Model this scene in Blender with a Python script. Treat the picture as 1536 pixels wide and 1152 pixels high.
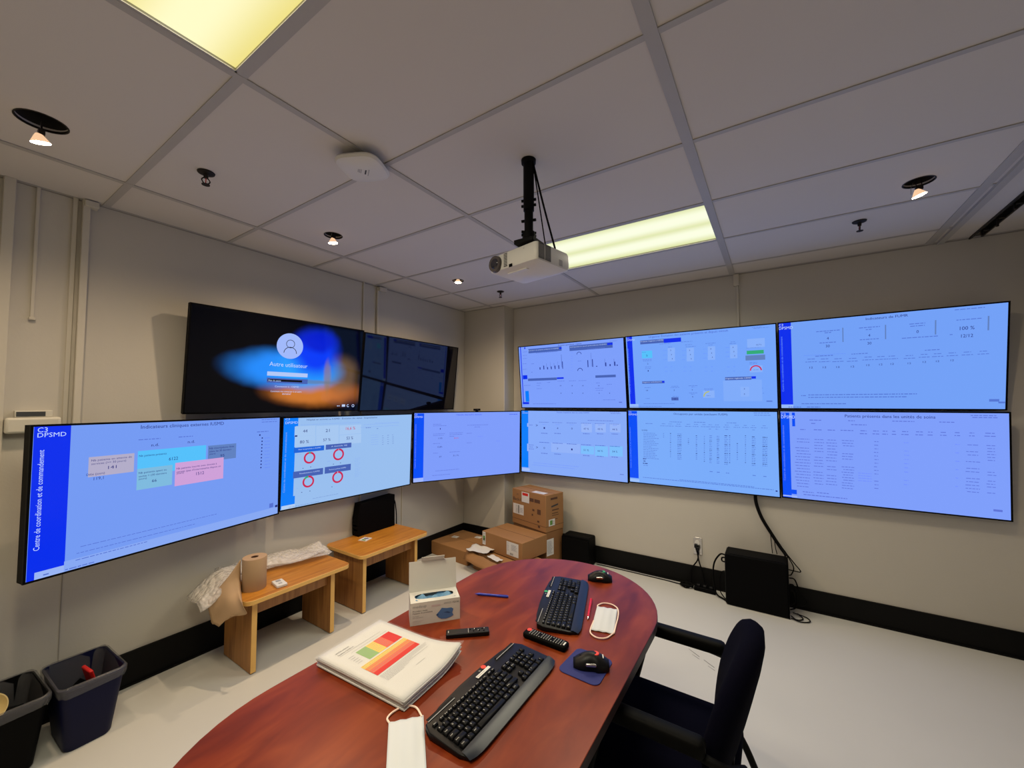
import bpy, bmesh, math, random
from mathutils import Vector, Matrix
random.seed(7)
PI = math.pi
for o in list(bpy.data.objects): bpy.data.objects.remove(o)
scene = bpy.context.scene
COL = scene.collection

# ---------------------------------------------------------------- camera, world, light, exposure
cam_data = bpy.data.cameras.new('camera'); cam = bpy.data.objects.new('camera', cam_data); COL.objects.link(cam)
YAW, PITCH, ROLL, FPX = .581, .0473, -.0016, 600.4
cam_data.sensor_width = 36.0; cam_data.lens = 36.0 * FPX / 1536.0; cam_data.clip_start = .02
f0 = Vector((-math.sin(YAW), math.cos(YAW), 0)); r0 = Vector((math.cos(YAW), math.sin(YAW), 0)); zz = Vector((0, 0, 1))
fw = math.cos(PITCH) * f0 + math.sin(PITCH) * zz; up = -math.sin(PITCH) * f0 + math.cos(PITCH) * zz
cr = math.cos(ROLL) * r0 + math.sin(ROLL) * up; cu = -math.sin(ROLL) * r0 + math.cos(ROLL) * up
M = Matrix((cr, cu, -fw)).transposed().to_4x4(); M.translation = Vector((0, 0, 1.616))
cam.matrix_world = M
scene.camera = cam
vs = scene.view_settings
vs.view_transform = 'Standard'; vs.look = 'None'; vs.exposure = 0.0; vs.gamma = 1.0; vs.use_curve_mapping = False
world = bpy.data.worlds.new('world'); scene.world = world; world.use_nodes = True
world.node_tree.nodes['Background'].inputs[0].default_value = (.02, .02, .02, 1)
world.node_tree.nodes['Background'].inputs[1].default_value = 1.0
# power (W) of the lamps; each lamp object is made with its fitting further down
P_PANEL = 24.5; P_PANEL_FAR = 22.0; C_PANEL = (1.0, .90, .68)
P_SPOT = 62.0; C_SPOT = (1.0, .74, .48)
ZC = 2.7327                       # ceiling height
XL, YB, XR, YR = -3.15, 3.94, 1.40, -1.60
GX = [-2.7212, -1.502, -.2828, .9364]
GY = [.5923 + .6096 * k for k in range(-4, 6)]

# ---------------------------------------------------------------- materials
def srgb(r, g, b):
    f = lambda c: (c / 255 / 12.92) if c / 255 <= .04045 else ((c / 255 + .055) / 1.055) ** 2.4
    return (f(r), f(g), f(b))
def mat(name, col, rough=.5, metal=0., spec=.5, noise=0., nscale=8., bump=0., bscale=60., coat=0.):
    m = bpy.data.materials.new(name); m.use_nodes = True; nt = m.node_tree; b = nt.nodes['Principled BSDF']
    b.inputs['Base Color'].default_value = (*col, 1); b.inputs['Roughness'].default_value = rough
    b.inputs['Metallic'].default_value = metal; b.inputs['Specular IOR Level'].default_value = spec
    if coat: b.inputs['Coat Weight'].default_value = coat; b.inputs['Coat Roughness'].default_value = .1
    tc = nt.nodes.new('ShaderNodeTexCoord')
    if noise:
        n = nt.nodes.new('ShaderNodeTexNoise'); n.inputs['Scale'].default_value = nscale; n.inputs['Detail'].default_value = 4
        nt.links.new(tc.outputs['Object'], n.inputs['Vector'])
        mx = nt.nodes.new('ShaderNodeMix'); mx.data_type = 'RGBA'
        mx.inputs[6].default_value = (*[c * (1 - noise) for c in col], 1); mx.inputs[7].default_value = (*[min(1, c * (1 + noise)) for c in col], 1)
        nt.links.new(n.outputs['Fac'], mx.inputs[0]); nt.links.new(mx.outputs[2], b.inputs['Base Color'])
    if bump:
        n2 = nt.nodes.new('ShaderNodeTexNoise'); n2.inputs['Scale'].default_value = bscale; n2.inputs['Detail'].default_value = 3
        nt.links.new(tc.outputs['Object'], n2.inputs['Vector'])
        bp = nt.nodes.new('ShaderNodeBump'); bp.inputs['Strength'].default_value = bump; bp.inputs['Distance'].default_value = .004
        nt.links.new(n2.outputs['Fac'], bp.inputs['Height']); nt.links.new(bp.outputs['Normal'], b.inputs['Normal'])
    return m
def emit(name, col, s=1., base=(0, 0, 0), rough=.3, spec=.2):
    m = mat(name, base, rough, spec=spec); b = m.node_tree.nodes['Principled BSDF']
    b.inputs['Emission Color'].default_value = (*col, 1); b.inputs['Emission Strength'].default_value = s
    return m
def wood(name, c1, c2, c3, axis=1, rough=.35, stretch=9., scale=3., spec=.5):
    m = mat(name, c1, rough, spec=spec); nt = m.node_tree; b = nt.nodes['Principled BSDF']
    tc = nt.nodes.new('ShaderNodeTexCoord'); mp = nt.nodes.new('ShaderNodeMapping')
    s = [stretch] * 3; s[axis] = 1.0; mp.inputs['Scale'].default_value = s
    nt.links.new(tc.outputs['Object'], mp.inputs['Vector'])
    n = nt.nodes.new('ShaderNodeTexNoise'); n.inputs['Scale'].default_value = scale; n.inputs['Detail'].default_value = 6; n.inputs['Distortion'].default_value = .6
    nt.links.new(mp.outputs['Vector'], n.inputs['Vector'])
    cr_ = nt.nodes.new('ShaderNodeValToRGB'); e = cr_.color_ramp.elements
    e[0].position = .3; e[0].color = (*c2, 1); e[1].position = .72; e[1].color = (*c3, 1)
    k = e.new(.5); k.color = (*c1, 1)
    nt.links.new(n.outputs['Fac'], cr_.inputs['Fac'])
    n3 = nt.nodes.new('ShaderNodeTexNoise'); n3.inputs['Scale'].default_value = 5.; n3.inputs['Detail'].default_value = 5
    nt.links.new(tc.outputs['Object'], n3.inputs['Vector'])
    mr = nt.nodes.new('ShaderNodeMapRange'); mr.inputs[3].default_value = .72; mr.inputs[4].default_value = 1.25
    nt.links.new(n3.outputs['Fac'], mr.inputs[0])
    mx = nt.nodes.new('ShaderNodeMix'); mx.data_type = 'RGBA'; mx.blend_type = 'MULTIPLY'; mx.inputs[0].default_value = 1
    nt.links.new(cr_.outputs['Color'], mx.inputs[6]); nt.links.new(mr.outputs[0], mx.inputs[7]); nt.links.new(mx.outputs[2], b.inputs['Base Color'])
    return m
def clear(name, col, alpha, rough=.15):
    m = mat(name, col, rough); m.node_tree.nodes['Principled BSDF'].inputs['Alpha'].default_value = alpha
    return m

MT = dict(
    wall=mat('wall paint cream', (.51, .485, .425), .6, noise=.03, nscale=3, bump=.12, bscale=90),
    wallpipe=mat('raceway paint cream', (.55, .52, .44), .5),
    seam=mat('wall seam line', (.30, .28, .25), .7),
    ceil=mat('ceiling tile white', (.62, .59, .555), .8, noise=.02, nscale=2),
    bar=mat('ceiling grid grey', (.42, .405, .385), .5, noise=.03),
    hole=mat('dark ceiling void', (.012, .011, .01), .9),
    floor=mat('vinyl floor off white', (.58, .575, .53), .40, noise=.05, nscale=1.6, spec=.4),
    scuff=mat('black heel scuff', (.05, .05, .045), .6),
    cove=mat('black rubber cove base', (.004, .004, .004), .6, spec=.14),
    tvblack=mat('black display plastic', (.0015, .0015, .002), .5, spec=.08),
    tvside=mat('charcoal display housing', (.002, .002, .0025), .6, spec=.08),
    steel=mat('powder coated steel', (.28, .27, .25), .5),
    black=mat('matt black plastic', (.002, .002, .0022), .6, spec=.06),
    black2=mat('satin black plastic', (.004, .004, .0048), .42, spec=.22),
    keyblk=mat('keyboard key black', (.003, .003, .0036), .5, spec=.16),
    white=mat('white plastic', (.68, .67, .63), .4),
    cream=mat('cream plastic', (.60, .58, .50), .45),
    chrome=mat('bright metal', (.6, .58, .55), .25, metal=1),
    bronze=mat('dark bronze metal', (.03, .025, .02), .5, metal=.7),
    rubber=mat('black cable rubber', (.002, .002, .002), .6, spec=.1),
    greycable=mat('grey cable', (.35, .35, .34), .5),
    oak=wood('oak laminate', srgb(180, 118, 38), srgb(160, 98, 28), srgb(194, 130, 48), axis=1, rough=.4, stretch=14, scale=2.5),
    oakleg=wood('oak laminate upright', srgb(165, 115, 60), srgb(140, 92, 46), srgb(178, 128, 70), axis=2, rough=.5, stretch=16, scale=2.5),
    oakedge=mat('oak edge banding', srgb(226, 178, 96), .45, noise=.08, nscale=20),
    mahog=wood('mahogany laminate', srgb(118, 44, 17), srgb(94, 31, 11), srgb(138, 60, 25), axis=1, rough=.34, stretch=3.5, scale=3.4, spec=.22),
    mahogedge=mat('dark mahogany edge', srgb(40, 18, 14), .5),
    card=mat('corrugated cardboard', srgb(150, 108, 64), .8, noise=.08, nscale=5, bump=.1, bscale=120),
    card2=mat('darker cardboard', srgb(132, 92, 52), .8, noise=.08, nscale=5),
    carddark=mat('brown print on cardboard', srgb(84, 54, 34), .8),
    kraft=mat('kraft paper', srgb(172, 142, 106), .75, noise=.06, nscale=9),
    paper=mat('white paper', (.66, .65, .62), .6),
    ink=mat('black ink', (.03, .03, .035), .6),
    inkgrey=mat('grey ink', (.30, .30, .31), .6),
    redink=mat('red ink', srgb(205, 35, 25), .5), orangeink=mat('orange ink', srgb(232, 130, 62), .5),
    yellowink=mat('yellow ink', srgb(236, 196, 92), .5), greenink=mat('green ink', srgb(142, 178, 112), .5),
    salmon=mat('salmon ink', srgb(222, 96, 66), .5),
    navy=mat('navy blue plastic', srgb(11, 15, 50), .5, spec=.15),
    navypad=mat('navy mouse pad cloth', srgb(34, 42, 110), .8, bump=.1, bscale=400),
    navyfab=mat('near black navy upholstery', (.0028, .0028, .008), .95, spec=.03, bump=.3, bscale=500),
    frameblk=mat('black powder coat', (.003, .003, .003), .55, spec=.12),
    armblk=mat('black urethane arm', (.002, .002, .0018), .6, spec=.08),
    liner=clear('grey bin liner', (.16, .16, .17), .34, .2),
    red=mat('red plastic', srgb(190, 22, 22), .5),
    redlabel=mat('red round sticker', srgb(230, 60, 42), .5), greenlabel=mat('green round sticker', srgb(40, 160, 100), .5),
    bowl=mat('cream paper bowl', srgb(226, 206, 150), .6),
    maskfab=mat('mask fabric white', (.62, .65, .68), .85), maskblue=mat('mask fabric blue', srgb(120, 165, 200), .85),
    loop=mat('elastic ear loop', srgb(250, 222, 204), .8),
    bluepen=mat('blue pen plastic', srgb(30, 50, 170), .35), redpen=mat('red pen plastic', srgb(215, 20, 25), .35),
    boxwhite=mat('white coated board', (.68, .655, .60), .5), boxpink=mat('pale pink print', (.62, .50, .50), .5),
    photoblue=mat('printed blue mask', srgb(80, 120, 175), .5), photodk=mat('printed dark blue fold', srgb(50, 82, 130), .5),
    green2=mat('green print', srgb(90, 140, 60), .6), purple=mat('purple print', srgb(60, 50, 130), .6),
    lens=mat('glass lens', (.02, .02, .03), .08, spec=.8), lensring=mat('lens ring brown grey', (.06, .05, .05), .4),
    projblk=mat('vent shadow', (.03, .03, .03), .7),
    lcd=mat('dark lcd', (.05, .055, .06), .3),
)

# ---------------------------------------------------------------- mesh helpers
class MB:
    def __init__(s): s.bm = bmesh.new(); s.mats = []
    def mi(s, m):
        m = MT[m] if isinstance(m, str) else m
        if m not in s.mats: s.mats.append(m)
        return s.mats.index(m)
    def poly(s, pts, m):
        f = s.bm.faces.new([s.bm.verts.new(p) for p in pts]); f.material_index = s.mi(m); return f
    def box(s, x0, x1, y0, y1, z0, z1, m, T=None):
        i = s.mi(m); P = [Vector((x, y, z)) for z in (z0, z1) for y in (y0, y1) for x in (x0, x1)]
        if T is not None: P = [T @ p for p in P]
        v = [s.bm.verts.new(p) for p in P]
        for q in ((0, 2, 3, 1), (4, 5, 7, 6), (0, 1, 5, 4), (2, 6, 7, 3), (0, 4, 6, 2), (1, 3, 7, 5)):
            f = s.bm.faces.new([v[k] for k in q]); f.material_index = i
        return s
    def rings(s, rs, m, cap0=True, cap1=True, closed=True):
        i = s.mi(m); R = [[s.bm.verts.new(p) for p in r] for r in rs]; n = len(R[0])
        for a, b in zip(R, R[1:]):
            for k in range(n if closed else n - 1):
                f = s.bm.faces.new((a[k], a[(k + 1) % n], b[(k + 1) % n], b[k])); f.material_index = i
        if cap0: f = s.bm.faces.new(R[0][::-1]); f.material_index = i
        if cap1: f = s.bm.faces.new(R[-1]); f.material_index = i
        return s
    def tube(s, path, r, m, n=8):
        path = [Vector(p) for p in path]; rs = []; prev = None
        for k, p in enumerate(path):
            t = (path[min(k + 1, len(path) - 1)] - path[max(k - 1, 0)]).normalized()
            a = prev if prev is not None else (Vector((0, 0, 1)) if abs(t.z) < .9 else Vector((1, 0, 0)))
            u = (a - t * a.dot(t)).normalized(); w = t.cross(u); prev = u
            rr = r[k] if isinstance(r, (list, tuple)) else r
            rs.append([p + (u * math.cos(2 * PI * j / n) + w * math.sin(2 * PI * j / n)) * rr for j in range(n)])
        return s.rings(rs, m)
    def cyl(s, p0, p1, r0_, r1_, m, n=24):
        p0, p1 = Vector(p0), Vector(p1); return s.tube([p0, p1], [r0_, r1_], m, n)
    def lathe(s, prof, c, m, n=28, cap0=True, cap1=True):
        c = Vector(c)
        return s.rings([[c + Vector((r * math.cos(2 * PI * j / n), r * math.sin(2 * PI * j / n), z)) for j in range(n)] for r, z in prof], m, cap0, cap1)
    def prism(s, pts, z0, z1, m, mside=None, T=None):
        n = len(pts); A = [Vector((x, y, z0)) for x, y in pts]; B = [Vector((x, y, z1)) for x, y in pts]
        if T is not None: A = [T @ p for p in A]; B = [T @ p for p in B]
        a = [s.bm.verts.new(p) for p in A]; b = [s.bm.verts.new(p) for p in B]
        i = s.mi(m); j = s.mi(mside or m)
        s.bm.faces.new(a[::-1]).material_index = i; s.bm.faces.new(b).material_index = i
        for k in range(n): s.bm.faces.new((a[k], a[(k + 1) % n], b[(k + 1) % n], b[k])).material_index = j
        return s
    def grid(s, P, m, thick=0):
        i = s.mi(m); V = [[s.bm.verts.new(p) for p in r] for r in P]
        for a in range(len(V) - 1):
            for b in range(len(V[0]) - 1):
                f = s.bm.faces.new((V[a][b], V[a][b + 1], V[a + 1][b + 1], V[a + 1][b])); f.material_index = i
        return s
    def text(s, t, m, T, w=None, h=1.):
        vv, ff, tw = glyphs(t); i = s.mi(m)
        sx = (w / tw) if w else h
        V = [s.bm.verts.new(T @ Vector((x * sx, y * h, 0))) for x, y in vv]
        for f in ff:
            try: s.bm.faces.new([V[k] for k in f]).material_index = i
            except ValueError: pass
        return s
    def build(s, name, parent=None, loc=None, rot=None, bevel=0, seg=2, smooth=True, angle=35, solid=0, kind=None, label=None):
        bmesh.ops.recalc_face_normals(s.bm, faces=s.bm.faces[:]) if not getattr(s, 'keep', False) else None
        me = bpy.data.meshes.new(name); s.bm.to_mesh(me); s.bm.free()
        for m in s.mats: me.materials.append(m)
        if smooth:
            for p in me.polygons: p.use_smooth = True
            me.set_sharp_from_angle(angle=math.radians(angle))
        o = bpy.data.objects.new(name, me); COL.objects.link(o)
        if solid:
            md = o.modifiers.new('solid', 'SOLIDIFY'); md.thickness = solid; md.offset = 0
        if bevel:
            md = o.modifiers.new('bevel', 'BEVEL'); md.width = bevel; md.segments = seg; md.limit_method = 'ANGLE'; md.angle_limit = math.radians(40)
            md.harden_normals = False
        if parent: o.parent = parent
        if loc: o.location = loc
        if rot: o.rotation_euler = rot
        if kind: o['kind'] = kind
        if label: o['label'] = label
        return o
_G = {}
def glyphs(t):
    if t in _G: return _G[t]
    c = bpy.data.curves.new('t', 'FONT'); c.body = t; c.size = 1.0; c.resolution_u = 2; c.fill_mode = 'FRONT'
    o = bpy.data.objects.new('t', c); me = o.to_mesh()
    vv = [(v.co.x, v.co.y) for v in me.vertices]; ff = [list(p.vertices) for p in me.polygons]
    o.to_mesh_clear(); bpy.data.objects.remove(o); bpy.data.curves.remove(c)
    if not vv: _G[t] = ([], [], 1.); return _G[t]
    x0 = min(x for x, y in vv); x1 = max(x for x, y in vv)
    vv = [(x - x0, (y) / .72) for x, y in vv]          # cap height -> 1
    _G[t] = (vv, ff, max(x1 - x0, .01)); return _G[t]
def rrect(x0, x1, y0, y1, r, n=5):
    P = []
    for cx, cy, a in ((x1 - r, y1 - r, 0), (x0 + r, y1 - r, 90), (x0 + r, y0 + r, 180), (x1 - r, y0 + r, 270)):
        for k in range(n + 1):
            t = math.radians(a + 90 * k / n); P.append((cx + r * math.cos(t), cy + r * math.sin(t)))
    return P
def thing(name, label, cat, loc=(0, 0, 0), rz=0, group=None, rot=None):
    o = bpy.data.objects.new(name, None); COL.objects.link(o); o.empty_display_size = .05
    o.location = loc; o.rotation_euler = rot or (0, 0, rz); o['label'] = label; o['category'] = cat
    if group: o['group'] = group
    return o
def tag(o, label, cat, group=None):
    o['label'] = label; o['category'] = cat
    if group: o['group'] = group
    return o
def struct(name, mb, **k): return mb.build(name, kind='structure', **k)
def bez(pts, n=10):
    """smooth path through points (Catmull-Rom)"""
    P = [Vector(p) for p in pts]; P = [P[0] * 2 - P[1]] + P + [P[-1] * 2 - P[-2]]; out = []
    for a, b, c, d in zip(P, P[1:], P[2:], P[3:]):
        for k in range(n):
            t = k / n
            out.append(.5 * ((2 * b) + (c - a) * t + (2 * a - 5 * b + 4 * c - d) * t * t + (3 * b - 3 * c + d - a) * t ** 3))
    out.append(P[-2]); return out
def rotT(rz, loc=(0, 0, 0)): return Matrix.Translation(Vector(loc)) @ Matrix.Rotation(rz, 4, 'Z')
def frame_T(o, ux, uy):
    """matrix with local x->ux, y->uy at o"""
    ux = Vector(ux).normalized(); uy = Vector(uy).normalized(); uz = ux.cross(uy)
    m = Matrix((ux, uy, uz)).transposed().to_4x4(); m.translation = Vector(o); return m

# ---------------------------------------------------------------- room shell
w = MB(); w.box(XL - .1, XR + .1, YR - .1, YB + .1, -.1, 0, 'floor')
for (x, y, a, l) in ((-.90, 3.03, -33, .10), (-.82, 2.99, -33, .06), (-.62, 3.02, -36, .12), (-.52, 2.90, -36, .09), (-.42, 2.83, -36, .08), (-.25, 3.25, -30, .05)):
    T = rotT(math.radians(a), (x, y, .0006)); w.poly([T @ Vector(p) for p in ((0, 0, 0), (l, 0, 0), (l, .004, 0), (0, .003, 0))], 'scuff')
    T = rotT(math.radians(a + 4), (x + .03, y - .05, .0006)); w.poly([T @ Vector(p) for p in ((0, 0, 0), (l * .6, 0, 0), (l * .6, .003, 0), (0, .002, 0))], 'scuff')
struct('floor', w, smooth=False)
struct('wall_left', MB().box(XL - .1, XL, YR - .1, YB + .1, 0, ZC + .1, 'wall'), smooth=False)
struct('wall_back', MB().box(XL, XR + .1, YB, YB + .1, 0, ZC + .1, 'wall'), smooth=False)
struct('wall_right', MB().box(XR, XR + .1, YR - .1, YB, 0, ZC + .1, 'wall'), smooth=False)
struct('wall_rear', MB().box(XL, XR, YR - .1, YR, 0, ZC + .1, 'wall'), smooth=False)
struct('wall_corner', MB().box(XL, -2.56, 3.74, YB, 0, ZC, 'wall'), bevel=.004)
struct('baseboard_left', MB().box(XL, XL + .013, YR, 3.74, 0, .19, 'cove').box(XL, XL + .022, YR, 3.74, 0, .012, 'cove'), smooth=False)
struct('baseboard_corner', MB().box(XL + .013, -2.547, 3.727, 3.74, 0, .19, 'cove').box(-2.56, -2.547, 3.74, YB - .013, 0, .19, 'cove'), smooth=False)
struct('baseboard_back', MB().box(-2.547, XR, YB - .013, YB, 0, .165, 'cove').box(-2.547, XR, YB - .024, YB, 0, .012, 'cove'), smooth=False)
struct('baseboard_right', MB().box(XR - .013, XR, YR, YB - .013, 0, .165, 'cove'), smooth=False)
# ceiling tiles (two are replaced by lamps, four have a round hole)
POTS = [(-2.40, .262, .072), (-2.43, 1.535, .055), (-2.39, 2.745, .050), (.64, 2.79, .060), (-2.40, -1.00, .055)]
LAMPS = [(-1.502, -.2828, -.0173, .5923), (-1.502, -.2828, 2.4211, 3.0307)]
REARL = []
xs = [XL - .02] + GX + [XR + .02]; ys = [YR - .02] + [y for y in GY if y > YR and y < YB] + [YB + .02]
cb = MB()
def tile(x0, x1, y0, y1):
    for l in LAMPS + REARL:
        if abs((x0 + x1) / 2 - (l[0] + l[1]) / 2) < .05 and abs((y0 + y1) / 2 - (l[2] + l[3]) / 2) < .05: return
    for (cx, cy, r) in POTS:
        if x0 < cx < x1 and y0 < cy < y1:
            n = 32; i = cb.mi('ceil'); inn = []; out = []
            angs = sorted([2 * PI * k / n for k in range(n)] + [math.atan2(yy - cy, xx - cx) % (2 * PI) for xx in (x0, x1) for yy in (y0, y1)])
            for a in angs:
                c, s_ = math.cos(a), math.sin(a); inn.append((cx + r * c, cy + r * s_, ZC))
                t = min(((x1 - cx) / c if c > 1e-9 else (x0 - cx) / c if c < -1e-9 else 1e9), ((y1 - cy) / s_ if s_ > 1e-9 else (y0 - cy) / s_ if s_ < -1e-9 else 1e9))
                out.append((cx + t * c, cy + t * s_, ZC))
            cb.rings([[Vector(p) for p in out], [Vector(p) for p in inn], [Vector((p[0], p[1], ZC + .015)) for p in inn]], 'ceil', False, False)
            return
    if x0 > .93 and x1 > 1.2:
        cb.box(x0, 1.137, y0, y1, ZC, ZC + .015, 'ceil'); cb.box(1.188, x1, y0, y1, ZC, ZC + .015, 'ceil'); cb.box(1.137, 1.188, y0, y1, ZC + .10, ZC + .11, 'hole'); return
    cb.box(x0, x1, y0, y1, ZC, ZC + .015, 'ceil')
for a, b in zip(xs, xs[1:]):
    for c, d in zip(ys, ys[1:]): tile(a, b, c, d)
struct('ceiling', cb, smooth=False)
cp = MB(); cp.box(XL - .1, XR + .1, YR - .1, YB + .1, ZC + .22, ZC + .25, 'hole'); struct('ceiling_deck', cp, smooth=False)
n_ = 1
for i, x in enumerate(GX):
    hw = .014 if i < 2 else .021
    struct('trim_%d' % n_, MB().box(x - hw, x + hw, YR, YB, ZC - .005 - .0006 * (i > 1), ZC - .0005, 'bar'), smooth=False); n_ += 1
for y in GY:
    if YR < y < YB:
        xr_ = .99
        struct('trim_%d' % n_, MB().box(XL, xr_, y - (.016 if abs(y - .592) < .01 else .0115), y + (.016 if abs(y - .592) < .01 else .0115), ZC - .004, ZC - .0005, 'bar'), smooth=False); n_ += 1
# deep edge channel and dark slot on the right
struct('trim_%d' % n_, MB().box(.975, 1.010, YR, YB, ZC - .016, ZC - .0005, 'bar'), smooth=False); n_ += 1
sl = MB(); sl.box(1.130, 1.139, YR, YB, ZC - .012, ZC + .05, 'bronze').box(1.186, 1.196, YR, YB, ZC - .008, ZC + .05, 'bronze')
for k in range(9): sl.box(1.150, 1.158, 3.80 - k * .21, 3.815 - k * .21, ZC - .035 - .02 * (k % 2), ZC + .02, 'bronze').box(1.14, 1.185, 3.80 - k * .21, 3.82 - k * .21, ZC - .006, ZC + .01, 'bronze')
struct('trim_%d' % n_, sl, smooth=False); n_ += 1
# wall angle around the ceiling edge
e_ = MB(); e_.box(XL, XL + .018, YR, 3.74, ZC - .003, ZC - .0005, 'bar').box(-2.56, XR, YB - .018, YB, ZC - .003, ZC - .0005, 'bar')
e_.box(XL, XL + .003, YR, 3.74, ZC - .008, ZC - .003, 'seam').box(-2.56, XR, YB - .003, YB, ZC - .010, ZC - .003, 'seam').box(XL, -2.56, 3.737, 3.74, ZC - .008, ZC - .003, 'seam')
struct('trim_%d' % n_, e_, smooth=False); n_ += 1
struct('trim_%d' % n_, MB().box(XL, XL + .002, .495, .499, .19, 1.2, 'seam'), smooth=False); n_ += 1

# ---------------------------------------------------------------- ceiling lamps
dif1 = emit('yellowish prismatic diffuser', srgb(240, 228, 150), 1.0, base=(.2, .2, .15), rough=.6)
dif2 = emit('pale green diffuser', srgb(222, 232, 168), 1.0, base=(.2, .2, .18), rough=.6)
for m_, hot, cold, sc in ((dif1, srgb(252, 247, 196), srgb(232, 218, 126), 1.5), (dif2, srgb(246, 250, 218), srgb(212, 218, 150), 1.5)):
    nt = m_.node_tree; tc = nt.nodes.new('ShaderNodeTexCoord'); sp = nt.nodes.new('ShaderNodeSeparateXYZ'); nt.links.new(tc.outputs['Object'], sp.inputs[0])
    # two tubes behind the diffuser run along x; brighter above each tube
    a = nt.nodes.new('ShaderNodeMath'); a.operation = 'ABSOLUTE'; nt.links.new(sp.outputs['Y'], a.inputs[0])
    b = nt.nodes.new('ShaderNodeMath'); b.operation = 'SUBTRACT'; nt.links.new(a.outputs[0], b.inputs[0]); b.inputs[1].default_value = .13
    c = nt.nodes.new('ShaderNodeMath'); c.operation = 'ABSOLUTE'; nt.links.new(b.outputs[0], c.inputs[0])
    mr = nt.nodes.new('ShaderNodeMapRange'); mr.interpolation_type = 'SMOOTHSTEP'; nt.links.new(c.outputs[0], mr.inputs[0]); mr.inputs[1].default_value = .02; mr.inputs[2].default_value = .17
    mx = nt.nodes.new('ShaderNodeMix'); mx.data_type = 'RGBA'; mx.inputs[6].default_value = (*hot, 1); mx.inputs[7].default_value = (*cold, 1)
    nt.links.new(mr.outputs[0], mx.inputs[0]); nt.links.new(mx.outputs[2], nt.nodes['Principled BSDF'].inputs['Emission Color'])
def area(name, parent, loc, sx, sy, power, col):
    l = bpy.data.lights.new(name, 'AREA'); l.shape = 'RECTANGLE'; l.size = sx; l.size_y = sy; l.energy = power; l.color = col; l.spread = math.radians(155)
    o = bpy.data.objects.new(name, l); COL.objects.link(o); o.location = loc
    if parent: o.parent = parent
    return o
for k, (l, m_, lab, pw) in enumerate(((LAMPS[0], dif1, 'rectangular fluorescent ceiling light with yellowish diffuser, cut by the top left edge of the photo', P_PANEL), (LAMPS[1], dif2, 'rectangular fluorescent ceiling light with pale greenish diffuser right of the projector', P_PANEL_FAR))):
    cx, cy = (l[0] + l[1]) / 2, (l[2] + l[3]) / 2
    t = thing('ceiling_light', lab, 'ceiling light', (cx, cy, ZC), group='fluorescent ceiling lights')
    hx, hy = (l[1] - l[0]) / 2, (l[3] - l[2]) / 2
    f = MB(); 
    for (a, b, c, d) in ((-hx, hx, -hy, -hy + .022), (-hx, hx, hy - .022, hy), (-hx, -hx + .022, -hy, hy), (hx - .022, hx, -hy, hy)): f.box(a, b, c, d, -.004, .05, 'bar')
    f.build('frame', t, smooth=False)
    MB().box(-hx + .02, hx - .02, -hy + .02, hy - .02, .006, .012, m_).build('diffuser', t, smooth=False)
    area('lamp_tube', t, (0, 0, .003), 2 * hx - .06, 2 * hy - .06, pw, C_PANEL)
# recessed spot lamps
bulb = emit('halogen lens', (1, .86, .62), 40.)
glow = emit('lit dichroic reflector', (1, .62, .36), .9, base=(.3, .25, .2))
def spot(i, x, y, r, lab, drop, tilt, aim, pw):
    t = thing('recessed_spotlight', lab, 'spotlight', (x, y, ZC), group='recessed halogen spotlights')
    MB().lathe([(r - .001, .014), (r - .004, .11), (.001, .112)], (0, 0, 0), 'hole', cap0=False).build('recessed_can', t)
    m = MB(); m.lathe([(r + .003, -.0006), (r + .003, -.0018), (r - .002, -.0018), (r - .002, .006)], (0, 0, 0), 'bronze', cap0=False, cap1=False); m.build('trim_ring', t)
    c = MB(); c.box(-.014, .014, -.009, .009, -drop + .030, -drop + .052, 'bronze').tube([(-.010, 0, -drop + .05), (-.014, 0, .06)], .0018, 'bronze', 6).tube([(.010, 0, -drop + .05), (.012, 0, .06)], .0018, 'bronze', 6)
    c.tube([(-.03, 0, -drop + .014), (-.03, 0, -drop + .045), (-.012, 0, .03)], .0016, 'chrome', 6); c.build('lamp_holder', t)
    b = MB(); b.lathe([(.008, .034), (.014, .026), (.026, .006), (.029, 0)], (0, 0, 0), glow, cap1=False); ob = b.build('reflector', t, loc=(0, 0, -drop), rot=tilt)
    MB().lathe([(.001, .003), (.028, .0015), (.028, -.0010), (.001, -.006)], (0, 0, 0), bulb).build('bulb', ob)
    l = bpy.data.lights.new('spot_lamp', 'SPOT'); l.energy = pw; l.color = C_SPOT; l.spot_size = math.radians(165); l.spot_blend = 1.0; l.shadow_soft_size = .02
    o = bpy.data.objects.new('spot_lamp', l); COL.objects.link(o); o.parent = t; o.location = (0, 0, -drop - .012); o.rotation_euler = aim
spot(0, *POTS[0], 'halogen spotlight hanging from a round hole in the ceiling, nearest the left photo edge', .086, (.25, .15, 0), (.1, -.1, 0), P_SPOT * .45)
spot(1, *POTS[1], 'halogen spotlight in the ceiling above the dark login screen', .052, (.15, 0, 0), (0, -.1, 0), P_SPOT * 1.15)
spot(2, *POTS[2], 'small halogen spotlight in the ceiling near the far left corner', .018, (0, 0, 0), (0, -.1, 0), P_SPOT)
spot(3, *POTS[3], 'halogen spotlight hanging from a ceiling hole above the right wall screens', .070, (.1, -.3, 0), (.1, 0, 0), P_SPOT * .3)
spot(4, *POTS[4], 'halogen spotlight in the ceiling behind the viewer, outside the photo', .05, (0, 0, 0), (0, -.1, 0), P_SPOT * .45)

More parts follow.
